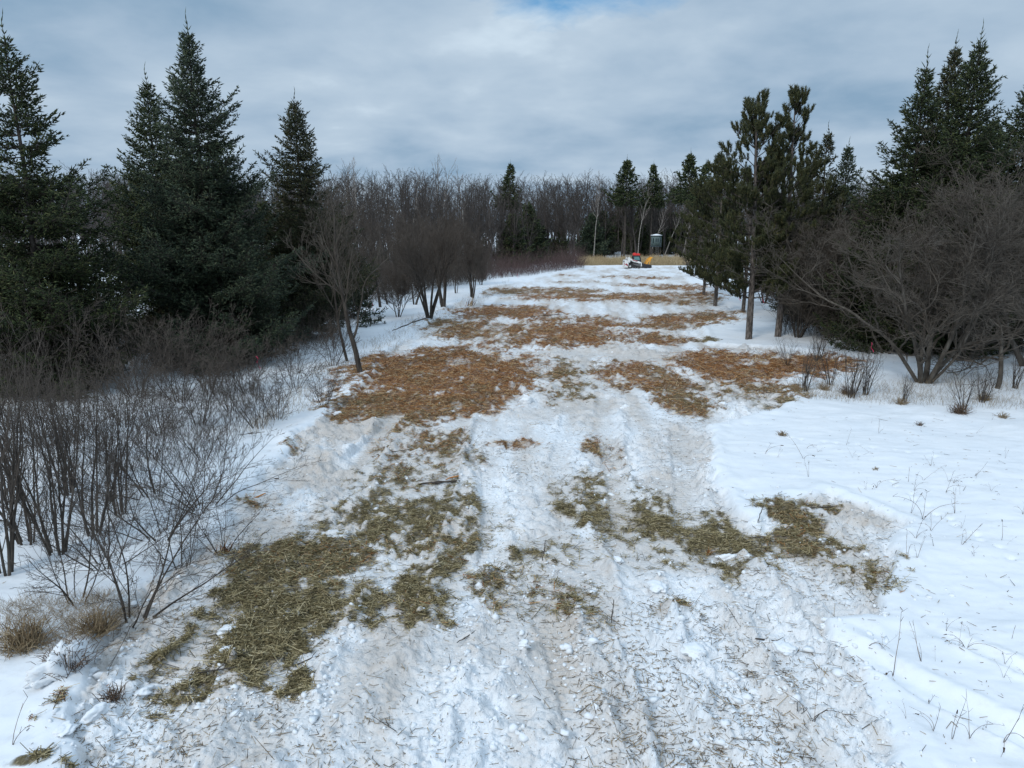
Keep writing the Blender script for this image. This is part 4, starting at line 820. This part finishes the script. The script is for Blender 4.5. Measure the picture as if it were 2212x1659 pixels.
# ------------------------------------------------------------------ loader with mulching head
def paint(name, col, rough=.45, metal=0., var=.15):
    return noise_mat(name, [(.3, tuple(c * (1 - var) for c in col)), (.7, tuple(min(1, c * (1 + var)) for c in col))], 3, rough, .5, metal=metal)
M['white_paint'] = paint('white_paint', (.72, .72, .70)); M['black_paint'] = paint('black_paint', (.022, .022, .024), .55); M['rubber'] = paint('rubber', (.03, .029, .028), .9)
M['red_paint'] = paint('red_paint', (.55, .03, .035)); M['dark_red'] = paint('dark_red_decal', (.30, .02, .035)); M['orange_paint'] = paint('orange_yellow_paint', (.85, .38, .03)); M['red_case'] = paint('red_plastic', (.72, .035, .03), .4)
M['steel'] = paint('worn_steel', (.16, .155, .15), .5, .6); M['hut'] = paint('grey_green_siding', (.10, .145, .145), .7); M['hut_dark'] = paint('dark_trim', (.03, .05, .06), .7)
m, t, b = mat_new('dark_glass'); b.inputs['Base Color'].default_value = (.03, .05, .05, 1); b.inputs['Roughness'].default_value = .12; b.inputs['Specular IOR Level'].default_value = .8; M['glass'] = m
m, t, b = mat_new('green_glass'); b.inputs['Base Color'].default_value = (.10, .22, .22, 1); b.inputs['Roughness'].default_value = .12; b.inputs['Specular IOR Level'].default_value = .8; M['glass_green'] = m

def profile(name, pts, y0, y1, mat, parent, bev=.02, label=None):
    """side outline (x, z) given thickness from y0 to y1, bevelled"""
    bm = bmesh.new(); a = [bm.verts.new((x, y0, z)) for x, z in pts]; c = [bm.verts.new((x, y1, z)) for x, z in pts]; n = len(pts)
    bm.faces.new(a); bm.faces.new(c[::-1])
    for i in range(n): bm.faces.new((a[i], c[i], c[(i + 1) % n], a[(i + 1) % n]))
    bmesh.ops.recalc_face_normals(bm, faces=bm.faces)
    if bev: bmesh.ops.bevel(bm, geom=list(bm.edges), offset=bev, segments=2, affect='EDGES', profile=.6)
    me = bpy.data.meshes.new(name); bm.to_mesh(me); bm.free(); me.materials.append(mat); o = ob(name, me, parent)
    if label: o['label'] = label
    return o
def bars(name, segs, r, mat, parent, n=8):
    V, Fq = prisms([s_[0] for s_ in segs], [s_[1] for s_ in segs], [r] * len(segs), [r] * len(segs), n); return ob(name, mesh_np(name, V, Fq, mat), parent)
def disc(name, c, r, w, mat, parent, n=20, holes=False):
    a = np.arange(n) * 2 * np.pi / n; V = []
    for yy, rr in ((c[1] - w / 2, r * .9), (c[1] - w / 2 + w * .15, r), (c[1] + w / 2 - w * .15, r), (c[1] + w / 2, r * .9)): V += [(c[0] + rr * math.cos(q), yy, c[2] + rr * math.sin(q)) for q in a]
    i = np.arange(n); j = (i + 1) % n; Fq = np.concatenate([np.stack([i + k * n, j + k * n, j + (k + 1) * n, i + (k + 1) * n], 1) for k in range(3)])
    V += [(c[0], c[1] - w / 2, c[2]), (c[0], c[1] + w / 2, c[2])]; F3 = np.concatenate([np.stack([np.full(n, 4 * n), j, i], 1), np.stack([np.full(n, 4 * n + 1), i + 3 * n, j + 3 * n], 1)])
    return ob(name, mesh_np(name, np.array(V), [Fq, F3], mat), parent)
def build_loader():
    gx, gy = gd(1350, 580.8); gz = hz(gx + 1.5, gy + .9)
    r = empty('track_loader', (gx, gy + .1, gz + .0), R(4)); tag(r, 'white compact track loader with black cab parked side on at the end of the lane', 'loader')
    # y runs from the near side (0) to the far side (1.85)
    profile('body', [(.05, .32), (.62, .26), (2.3, .28), (2.75, .5), (2.7, .95), (1.5, 1.35), (.75, 1.5), (.3, 1.42), (.0, 1.2)], .48, 1.37, M['black_paint'], r, .04)
    td = profile('tail_panel', [(-.02, .2), (.55, .16), (.62, .7), (.62, 1.05), (.30, 1.42), (.02, 1.36)], .12, 1.73, M['white_paint'], r, .04)
    profile('decal', [(.06, .78), (.30, .86), (.52, .62), (.52, .40), (.36, .52), (.08, .66)], .112, .135, M['dark_red'], td, 0)
    profile('tail_lamp', [(-.07, .6), (-.03, .6), (-.03, .95), (-.07, .95)], .2, .34, M['red_paint'], r, .008)
    for yy in (0.0, 1.45):
        tr = profile('track', [(.55, .10), (.70, .0), (2.65, .0), (2.88, .16), (2.82, .38), (1.95, .50), (1.2, .82), (.78, .80), (.56, .5)], yy, yy + .40, M['rubber'], r, .05)
        disc('drive_sprocket', (.84, yy + .0 if yy == 0 else yy + .4, .40), .22, .06, M['steel'], tr); disc('hub', (.84, yy - .03 if yy == 0 else yy + .43, .40), .12, .05, M['white_paint'], tr, 14)
        disc('idler_wheel', (2.58, yy + .0 if yy == 0 else yy + .4, .24), .17, .06, M['steel'], tr)
        for xx in (1.3, 1.7, 2.1): disc('track_roller', (xx, yy + .0 if yy == 0 else yy + .4, .16), .11, .05, M['steel'], tr, 14)
        profile('side_frame', [(1.1, .62), (1.5, .55), (2.4, .42), (2.62, .55), (2.55, .9), (1.9, .78), (1.3, .86)], yy + .03, yy + .34, M['steel'], r, .02)
        am = profile('lift_arm', [(.62, 1.52), (1.06, 1.62), (1.5, 1.42), (2.45, 1.12), (2.72, .98), (2.86, .12), (2.66, .12), (2.46, .80), (2.1, .93), (1.3, 1.12), (1.05, 1.30)], yy + .07, yy + .27, M['white_paint'], r, .03)
        if yy == 0:
            profile('arm_decal', [(1.14, 1.50), (1.26, 1.53), (2.02, 1.26), (2.0, 1.10), (1.30, 1.30)], .062, .085, M['dark_red'], am, 0)
            cu = bpy.data.curves.new('lettering', 'FONT'); cu.body = 'Bobcat'; cu.size = .2; cu.extrude = .004; cu.align_x = 'CENTER'
            to = bpy.data.objects.new('tmp', cu); me = bpy.data.meshes.new_from_object(to); bpy.data.objects.remove(to); me.materials.append(M['white_paint'])
            lt = ob('lettering', me, am, (1.60, .055, 1.285)); lt.rotation_euler = (R(90), R(19), 0)
        profile('arm_upright', [(.46, 1.05), (.80, .98), (.92, 1.42), (.86, 1.78), (.55, 1.84), (.42, 1.5)], yy + .05, yy + .30, M['white_paint'], r, .04)
        bars('lift_cylinder', [((.95, yy + .17, 1.22), (1.95, yy + .17, .82))], .045, M['steel'], r)
    cab = profile('cab', [(1.40, 1.2), (1.36, 1.95), (1.50, 2.08), (2.48, 2.08), (2.62, 1.75), (2.78, .95), (2.2, .9)], .42, 1.43, M['black_paint'], r, .04)
    profile('side_window', [(1.55, 1.42), (1.55, 1.90), (2.34, 1.90), (2.50, 1.36)], .405, .43, M['glass_green'], cab, 0)
    profile('side_window', [(1.55, 1.42), (1.55, 1.90), (2.34, 1.90), (2.50, 1.36)], 1.42, 1.445, M['glass_green'], cab, 0)
    bars('exhaust', [((.72, 1.2, 1.5), (.72, 1.2, 2.02))], .05, M['steel'], r)
    bars('hose', [((2.8, .5, .9), (3.1, .5, .95)), ((3.1, .5, .95), (3.35, .5, .7))], .025, M['rubber'], r)
    hd = profile('mulcher_head', [(2.90, .10), (2.90, .70), (3.05, .84), (3.5, .70), (4.30, .62), (4.36, .22), (4.2, .06), (3.0, .06)], -.06, 1.9, M['black_paint'], r, .03)
    bars('cutting_drum', [((3.75, -.0, .3), (3.75, 1.85, .3))], .2, M['steel'], hd, 14)
    pb = empty('push_bar', (0, 0, 0)); pb.parent = r; 
    for yy in (.35, 1.5):
        profile('bar', [(3.45, .72), (3.62, .72), (4.12, 1.40), (4.58, 1.78), (4.40, 1.84), (4.0, 1.58), (3.7, 1.15)], yy, yy + .09, M['orange_paint'], pb, .015)
        profile('bar', [(3.95, .68), (4.08, .68), (4.34, 1.62), (4.24, 1.66)], yy, yy + .09, M['orange_paint'], pb, .015)
    bars('cross_bar', [((4.46, .35, 1.79), (4.46, 1.59, 1.79)), ((4.1, .35, 1.45), (4.1, 1.59, 1.45)), ((3.8, .35, 1.1), (3.8, 1.59, 1.1))], .05, M['orange_paint'], pb)
    for (x0, x1, hh, lb) in ((1.46, 1.98, .44, 'taller bright red case strapped on the left part of the loader roof'), (2.02, 2.54, .34, 'lower bright red case on the right part of the loader roof')):
        c = math.cos(R(4)); s = math.sin(R(4)); e = empty('storage_case', (gx + x0 * c - .6 * s, gy + .1 + x0 * s + .6 * c, gz + 2.085), R(4)); tag(e, lb, 'case', 'red cases on the loader roof')
        w_ = x1 - x0; sh = profile('shell', [(0, 0), (w_, 0), (w_, hh * .78), (w_ * .9, hh * .85), (w_ * .1, hh * .85), (0, hh * .78)], 0, .62, M['red_case'], e, .03)
        bars('handle', [((w_ * .3, .3, hh * .84), (w_ * .34, .3, hh)), ((w_ * .34, .3, hh), (w_ * .66, .3, hh)), ((w_ * .66, .3, hh), (w_ * .7, .3, hh * .84))], .022, M['red_case'], e)
build_loader()

# ------------------------------------------------------------------ raised hunting hut
def build_hut():
    d = 133.; x = (1406 - 1106) / F * d * 1.018; z0 = hz(x, d); r = empty('raised_hut', (x, d, z0)); tag(r, 'grey green octagonal hut on tall legs with a snowy roof at the wood edge', 'hut')
    zb, zt, rad = 3.2 - z0, 5.0 - z0, .98
    def ngon(name, levels, mat, parent, n=8, bev=0):
        a = (np.arange(n) + .5) * 2 * np.pi / n; V = []; 
        for z, q in levels: V += [(q * math.cos(t_), q * math.sin(t_), z) for t_ in a]
        i = np.arange(n); j = (i + 1) % n; Fq = np.concatenate([np.stack([i + k * n, j + k * n, j + (k + 1) * n, i + (k + 1) * n], 1) for k in range(len(levels) - 1)])
        V += [(0, 0, levels[0][0]), (0, 0, levels[-1][0])]; m_ = len(levels); F3 = np.concatenate([np.stack([np.full(n, m_ * n), j, i], 1), np.stack([np.full(n, m_ * n + 1), i + (m_ - 1) * n, j + (m_ - 1) * n], 1)])
        return ob(name, mesh_np(name, np.array(V), [Fq, F3], mat), parent)
    wl = ngon('wall', [(zb, rad), (zt, rad)], M['hut'], r)
    ngon('floor', [(zb - .16, rad * 1.06), (zb - .002, rad * 1.06)], M['hut_dark'], r)
    rf = ngon('roof', [(zt + .002, rad * 1.12), (zt + .10, rad * 1.12), (zt + .28, .12)], M['hut_dark'], r)
    ngon('snow_cap', [(zt + .06, rad * 1.11), (zt + .16, rad * 1.08), (zt + .30, rad * .5), (zt + .38, .1)], M['snow'], rf)
    ap = rad * math.cos(math.pi / 8)
    for k in range(8):
        a = k * math.pi / 4; tall = (k % 2 == 1); e = empty('window', (0, 0, 0), a); e.parent = r
        w_, z_a, z_b = (.26, zb + .6, zb + 1.4) if tall else (.30, zb + .82, zb + 1.36)
        for sg in ((-.17, .17) if k == 6 else (0,)):
            wn = w_ * (.62 if k == 6 else .6)
            bm = bmesh.new(); bmesh.ops.create_cube(bm, size=1, matrix=Matrix.Translation((ap + .006, sg * 1.1, (z_a + z_b) / 2)) @ Matrix.Diagonal((.03, wn * 1.3 + .05, z_b - z_a + .06, 1))); me = bpy.data.meshes.new('frame'); bm.to_mesh(me); bm.free(); me.materials.append(M['hut_dark']); ob('frame', me, e)
            bm = bmesh.new(); bmesh.ops.create_cube(bm, size=1, matrix=Matrix.Translation((ap + .02, sg * 1.1, (z_a + z_b) / 2)) @ Matrix.Diagonal((.014, wn * 1.3, z_b - z_a, 1))); me = bpy.data.meshes.new('pane'); bm.to_mesh(me); bm.free(); me.materials.append(M['glass']); ob('pane', me, e)
    for sx in (-1, 1):
        for sy in (-1, 1): bars('leg', [((sx * .95, sy * .95, -.2), (sx * .62, sy * .62, zb - .1))], .07, M['bark_dark'], r)
    for sy in (-1, 1): bars('brace', [((-.85, sy * .85, .6), (.68, sy * .68, 2.4)), ((.85, sy * .85, .6), (-.68, sy * .68, 2.4))], .04, M['bark_dark'], r)
    lad = [((-.2 + .0, -1.7, 0), (-.2, -.95, zb)), ((.2, -1.7, 0), (.2, -.95, zb))] + [((-.2, -1.7 + .75 * k / 9, zb * k / 9), (.2, -1.7 + .75 * k / 9, zb * k / 9)) for k in range(1, 9)]
    bars('ladder', lad, .03, M['steel'], r)
build_hut()

# ------------------------------------------------------------------ small things
def lump_thing(px, py, r, seed, label, flat=.8, name='snow_chunk', sink=.45):
    x, y = gd(px, py); r *= .72; rs = np.random.RandomState(seed); V, Fq = lumps(np.array([0.]), np.array([0.]), np.array([0.]), np.array([r]), rs, 4, flat)
    n = fbm(V[:, 0] / r * 1.5 + seed, V[:, 1] / r * 1.5 + V[:, 2] / r * 1.3, 4, seed, .6) - .5; V = V * (1 + .9 * n[:, None])
    tag(ob(name, mesh_np(name, V, Fq, M['snow'], True), None, (x, y, hz(x, y) + r * flat * (1 - sink) * .7)), label, 'snow chunk', 'big lumps of snow on the churned lane')
lump_thing(207, 1568, .17, 1, 'rounded boulder of snow at lower left, topmost of two', .8)
lump_thing(145, 1612, .14, 2, 'snow lump below the rounded boulder at lower left', .9)
lump_thing(312, 1500, .10, 3, 'snow lump on the dark patch of lower left mulch')
lump_thing(500, 1375, .22, 4, 'long pale mound of snow left in the dark olive mulch strip', .5)
lump_thing(487, 1420, .18, 14, 'snow mound below the long pale one in the olive strip', .45)
lump_thing(1137, 878, .24, 5, 'pointed snow lump in the middle of the lane under the rusty mulch', 1.0)
lump_thing(1335, 1195 + 30, .12, 6, 'crumbly snow lump beside the splintered stump piece')
lump_thing(1570, 1215, .13, 7, 'broken snow heap right of the splintered stump piece')
lump_thing(1420, 1290, .20, 8, 'broad snow lump below the middle olive patch', .6)
lump_thing(1130, 1440, .12, 9, 'snow lump near the lower middle of the lane')
lump_thing(1500, 1440, .16, 10, 'snow lump on the lower right of the churned lane', .7)
lump_thing(1690, 1420, .18, 11, 'square edged snow block by the bramble stem, lower right', .6)
lump_thing(1350, 885, .2, 12, 'snow lump where the middle windrow of snow begins', .6)
lump_thing(1560, 880, .16, 13, 'snow lump below the right rusty mulch')
lump_thing(730, 900, .16, 15, 'snow lump on the long bank left of the rusty mulch', .6)
# snow bank slab at the lower left
def slab():
    x, y = gd(138, 1485); rs = np.random.RandomState(3); V0, F0 = IC[4]; V = V0 * np.array([.16, .42, .26]); a = R(-28); c, s = math.cos(a), math.sin(a)
    V[:, 2] *= 1 + .5 * (V0[:, 1]); n = fbm(V[:, 0] * 11 + 3, V[:, 1] * 11 + V[:, 2] * 9, 4, 2, .6) - .5; V = V * (1 + 1.2 * n[:, None])
    V = np.stack([V[:, 0] * c - V[:, 1] * s, V[:, 0] * s + V[:, 1] * c, V[:, 2]], 1)
    tag(ob('snow_slab', mesh_np('snow_slab', V, F0, M['snow'], True), None, (x, y, hz(x, y) + .05)), 'upright slab of snow at the end of the bank, lower left', 'snow slab')
slab()

def ribbon(px, py, d, label, L=.45):
    x = (px - 1106) / F; dz = -(py - 829.5) / F; c, s = math.cos(R(PITCH)), math.sin(R(PITCH)); vy = c + dz * s; vz = -s + dz * c; k = d / vy
    p = np.array([x * k, d, CAM_H + vz * k]); n = 10; t_ = np.linspace(0, 1, n); w_ = .03
    V = []
    for q in t_: V += [(p[0] + .12 * q + .03 * math.sin(q * 9), p[1] + .05 * math.sin(q * 6), p[2] - L * q), (p[0] + .12 * q + .03 * math.sin(q * 9) + w_ * math.cos(q * 4), p[1] + w_ * math.sin(q * 4), p[2] - L * q + .01)]
    V = np.array(V); V2 = V + np.array([0, .003, .0]); i = np.arange(n - 1) * 2
    F_ = np.stack([i, i + 1, i + 3, i + 2], 1); m_ = 2 * n; F_ = np.concatenate([F_, F_[:, ::-1] + m_, np.stack([i, i + 2, i + 2 + m_, i + m_], 1), np.stack([i + 1, i + 1 + m_, i + 3 + m_, i + 3], 1)])
    base = V[0].copy(); Vv = np.concatenate([V, V2]) - base
    tag(ob('marker_ribbon', mesh_np('marker_ribbon', Vv, F_, M['pink']), None, tuple(base)), label, 'ribbon', 'pink marking ribbons')
M['pink'] = paint('pink_ribbon', (.85, .05, .16), .5)
ribbon(1882, 740, 29.5, 'pink ribbon on the thorn tree at the right', .42)
ribbon(552, 770, 22.5, 'pink ribbon in the brush below the tallest spruce', .4)
ribbon(803, 656, 42.0, 'pink ribbon tied on the little spruce sapling', .45)
ribbon(1596, 638, 50.0, 'pink ribbon seen just left of the left pine trunk', .4)
ribbon(1647, 642, 50.0, 'pink ribbon seen between the two pine trunks', .4)
ribbon(1117, 592, 88.0, 'pink ribbon on the red brush at the far left rim', .5)

def stick(px, py, L, r, az, label, name='broken_stick', cat='stick', mat='bark_dark', tilt=.08, seed=0, group='broken sticks on the snow', forks=1):
    x, y = gd(px, py); rs = np.random.RandomState(seed + 9); n = 9; t_ = np.linspace(-.5, .5, n); pts = np.stack([t_ * L * math.cos(az) + rs.randn(n) * r * .5, t_ * L * math.sin(az) + rs.randn(n) * r * .5, (t_ + .5) * L * tilt + r * .8 + rs.randn(n) * r * .2], 1)
    parts = [tube(pts, r * (1 - .35 * np.abs(t_) * 2) * (1 + .2 * rs.randn(n) * .5), 7)]
    for k in range(forks):
        i = rs.randint(2, n - 2); q = az + rs.choice([-1, 1]) * .7; e = pts[i] + np.array([math.cos(q), math.sin(q), .25]) * L * .28
        parts.append(tube(np.array([pts[i], (pts[i] + e) / 2 + rs.randn(3) * r * .4, e]), np.array([r * .6, r * .45, r * .2]), 6))
    V, Fs = join(parts); V, Fs = V, Fs
    tag(ob(name, mesh_np(name, V, Fs, M[mat], True), None, (x, y, hz(x, y))), label, cat, group)
stick(948, 1048, 1.0, .035, .02, 'dark rotten log lying across the lane in the middle', 'rotten_log', 'log', forks=0)
stick(980, 1040, .45, .02, .5, 'pale torn wood at the right end of the rotten log', mat='chip_orange', seed=2)
stick(598, 1035, .35, .014, -.5, 'short dark stick on the snow bank left of the lane', seed=3)
stick(545, 960, .9, .012, -.35, 'long thin stick poking from the brush over the left bank', seed=4, tilt=.2)
stick(1640, 1145, .42, .010, 1.0, 'thin dark twig standing slanted left of the dark olive heap', seed=5, tilt=.5)
stick(470, 1385 + 90, .5, .012, .15, 'stick across the lower left mulch', seed=6)
stick(655, 1445, .5, .011, .55, 'stick under the olive strip pointing to the right', seed=7)
stick(1175, 1210, .30, .010, 1.35, 'upright dark twig in the centre of the lane', seed=8, tilt=.9)
stick(1322, 1345, .30, .009, 1.3, 'upright twig right of the lower centre', seed=9, tilt=.9)
stick(1650, 1405, .55, .012, -.35, 'brown branch beside the square edged snow block', seed=10)
stick(1765, 1108, .8, .012, -.12, 'dark branch above the dark olive heap', seed=11)
stick(1655, 1172, .7, .010, -.1, 'thin branch lying left of the dark olive heap', seed=12)
stick(560, 1075, .32, .02, .9, 'pale splinter of wood on the chaff strip at left', mat='chip_orange', seed=13, forks=0)
stick(850, 1110 - 130, .9, .012, .25, 'long stick in the middle olive mulch', seed=14)
stick(1180, 690, 2.2, .03, .06, 'long dark branch among the far rusty mulch', seed=15)
stick(890, 560 + 165, 2.4, .035, .5, 'bent branch on the snow behind the leaning tree', seed=16, tilt=.3)
stick(1010, 1400, .4, .009, .8, 'small forked twig at the lower centre left', seed=17)

def splinter(px, py, sc, label, seed):
    x, y = gd(px, py); rs = np.random.RandomState(seed); n = 16; a = rs.randn(n) * .28 + 1.2; L = sc * (.6 + .6 * rs.rand(n)); p0 = np.stack([rs.randn(n) * sc * .2, rs.randn(n) * sc * .12, np.zeros(n)], 1)
    p1 = p0 + np.stack([np.cos(a) * L, rs.randn(n) * .2 * L, np.sin(a) * L], 1); V, Fq = prisms(p0, p1, np.full(n, sc * .10), np.full(n, sc * .02), 4, .4)
    tag(ob('splintered_stump', mesh_np('splintered_stump', V, Fq, M['chip_orange']), None, (x, y, hz(x, y) - .02)), label, 'stump', 'splintered stumps')
splinter(1528, 1205, .16, 'torn pale stump splinter standing in the snow right of centre', 1)
splinter(478, 1195, .30, 'pale torn stump at the foot of the thin shrub at the left lane edge', 2)
splinter(1930, 655, .5, 'torn stump hidden right of the pines', 3)
splinter(1015, 660, .7, 'torn brown stump in front of the smallest V shaped tree', 4)

def tuft(px, py, r, n, label, seed, mat='straw', name='grass_tuft', spread=1.3):
    x, y = gd(px, py); rs = np.random.RandomState(seed); a = rs.rand(n) * 6.28; sp = np.abs(rs.randn(n)) * spread; d = np.stack([np.cos(a) * sp, np.sin(a) * sp, np.ones(n)], 1); d /= np.linalg.norm(d, axis=1)[:, None]
    p0 = np.stack([rs.randn(n) * r * .3, rs.randn(n) * r * .3, np.full(n, -.02)], 1); p1 = p0 + d * (r * (.5 + .6 * rs.rand(n)))[:, None]; d2 = d + np.stack([np.cos(a) * .6, np.sin(a) * .6, np.full(n, -.55)], 1); d2 /= np.linalg.norm(d2, axis=1)[:, None]; p2 = p1 + d2 * (r * .5 * rs.rand(n))[:, None]
    V, Fq = prisms(np.concatenate([p0, p1]), np.concatenate([p1, p2]), np.concatenate([np.full(n, .005), np.full(n, .004)]), np.concatenate([np.full(n, .004), np.full(n, .001)]), 3)
    tag(ob(name, mesh_np(name, V, Fq, M[mat]), None, (x, y, hz(x, y))), label, 'grass tuft', 'dry grass tufts')
for k, (px, py, r_, n_, lb) in enumerate([(2072, 905, .42, 200, 'largest tan grass tuft on the smooth snow at right'), (2125, 875, .35, 140, 'dark tuft just above and right of the largest tuft'), (1688, 955, .2, 70, 'small brown tuft where the smooth snow meets the lane'), (1830, 860, .4, 160, 'brown tuft at the foot of the thin shrub with dry leaves'), (1780, 850, .35, 120, 'brown tuft between the thin upright shrubs'), (1945, 885, .3, 100, 'tuft in front of the forked thorn tree, left one'), (1985, 930, .18, 50, 'tiny tuft on open snow below the forked thorn tree'), (2165, 912, .25, 70, 'low tuft right of the largest tuft'), (1752, 1205, .16, 60, 'tuft at the top of the dark olive heap'), (150, 1480, .42, 260, 'rusty tan tuft behind the snow slab, lower left'), (60, 1425, .5, 300, 'wide tan tuft at the lower left edge'), (215, 1395, .4, 220, 'tan tuft under the arching shrub, lower left'), (245, 1580 - 60, .22, 80, 'orange brown leaf tuft above the snow boulder'), (1520 + 720, 920, .2, 50, 'tuft at the right edge'), (1890, 1000 + 35, .12, 30, 'bent pale grass on the right snow')]):
    tuft(px, py, r_ * .8, n_, lb, 50 + k, 'straw' if k % 3 else 'weed')

# weed stalks on the right hand snow
def weed_mesh(seed):
    rs = np.random.RandomState(seed); A, B, ra, rb = [], [], [], []
    for s_ in range(rs.randint(1, 5)):
        p = np.array([0, 0, -.04]); a = rs.rand() * 6.28; b_ = rs.uniform(.05, .5); d = np.array([math.cos(a) * b_, math.sin(a) * b_, 1.]); d /= np.linalg.norm(d); droop = rs.choice([0, .02, .12, .22]); L = rs.uniform(.25, .75) / 7
        for i in range(7):
            q = p + d * L; A.append(p); B.append(q); ra.append(.0042 * (1 - i * .09)); rb.append(.0042 * (1 - (i + 1) * .09)); p = q
            d = d + np.array([math.cos(a) * droop, math.sin(a) * droop, -droop]) + rs.randn(3) * .05; d /= np.linalg.norm(d)
            if i > 2 and rs.rand() < .45:
                e = d + rs.randn(3) * .6; e /= np.linalg.norm(e); A.append(p); B.append(p + e * .09); ra.append(.0028); rb.append(.0015)
        if rs.rand() < .4: A.append(p - d * .03); B.append(p + d * .03); ra.append(.011); rb.append(.006)
    V, Fq = prisms(A, B, ra, rb, 4); return mesh_np('weed_stalk', V, Fq, M['weed'])
WM = [weed_mesh(600 + i) for i in range(12)]
rs = np.random.RandomState(15); k = 0
NAMED = [(1740, 985, 'arching dead bramble lying over the snow right of the lane', 1.3), (1735, 1010, 'bent bramble just below the arching dead one', 1.1), (1650, 1000, 'single curved stalk at the lane edge', 1.1), (1890, 1075, 'little bent stalk pair in the middle of the right snow', .8), (1960, 1060, 'straight thin stalk, middle of the right snow', 1.2), (1990, 1145, 'tall weed with several upright stems, right of the olive heap', 1.3), (1965, 1125, 'dark seed headed weed left of the tall weed', 1.), (2040, 1085, 'weed with dark seed heads on the right snow', .9), (1955, 1240, 'forked twig sticking from the snow right of the light olive patch', .9), (2060, 1130, 'weed with one crooked stem at the right', .8), (2160, 1190, 'thin grassy weed on the far right snow', .9), (2205, 1135, 'weed cut by the right edge', .8), (1870, 1440, 'bramble hoop by the rut at lower right', 1.3), (1925, 1490, 'long bramble stem lying to the right, lower right', 1.2), (2000, 1560, 'upright stub of a weed in the rut, lower right', .7), (2080, 1440, 'bent stalk beyond the rut, lower right', .8), (2180, 1415, 'dried flower head stalk near the right edge', .7), (1755, 1600, 'tall single stalk at the bottom, right of centre', 1.0), (2050, 1640, 'branched weed at the bottom right', 1.), (2160, 1650, 'drooping weed in the bottom right corner', 1.), (30, 1640, 'dark branched weed in the bottom left corner', 1.1), (1985, 1470, 'curved stalk crossing the bramble, lower right', .8)]
for px, py, lb, s_ in NAMED:
    x, y = gd(px, py); o = ob('weed_stalk', WM[k % 12], None, (x, y, hz(x, y))); o.scale = (s_,) * 3; o.rotation_euler = (0, 0, rs.rand() * 6.28); tag(o, lb, 'weed', 'weed stalks on the snow'); k += 1
for i in range(70):
    px = rs.uniform(1600, 2212); py = rs.uniform(900, 1250) if i % 3 else rs.uniform(1250, 1650); x, y = gd(px, py)
    if lane_sd(np.array([x]), np.array([y]))[0] > -.2: continue
    o = ob('weed_stalk', WM[k % 12], None, (x, y, hz(x, y))); s_ = rs.uniform(.35, .8); o.scale = (s_,) * 3; o.rotation_euler = (rs.randn() * .2, rs.randn() * .2, rs.rand() * 6.28)
    tag(o, 'small thin dead stalk poking from the smooth snow on the right', 'weed', 'small stalks on the right snow'); k += 1
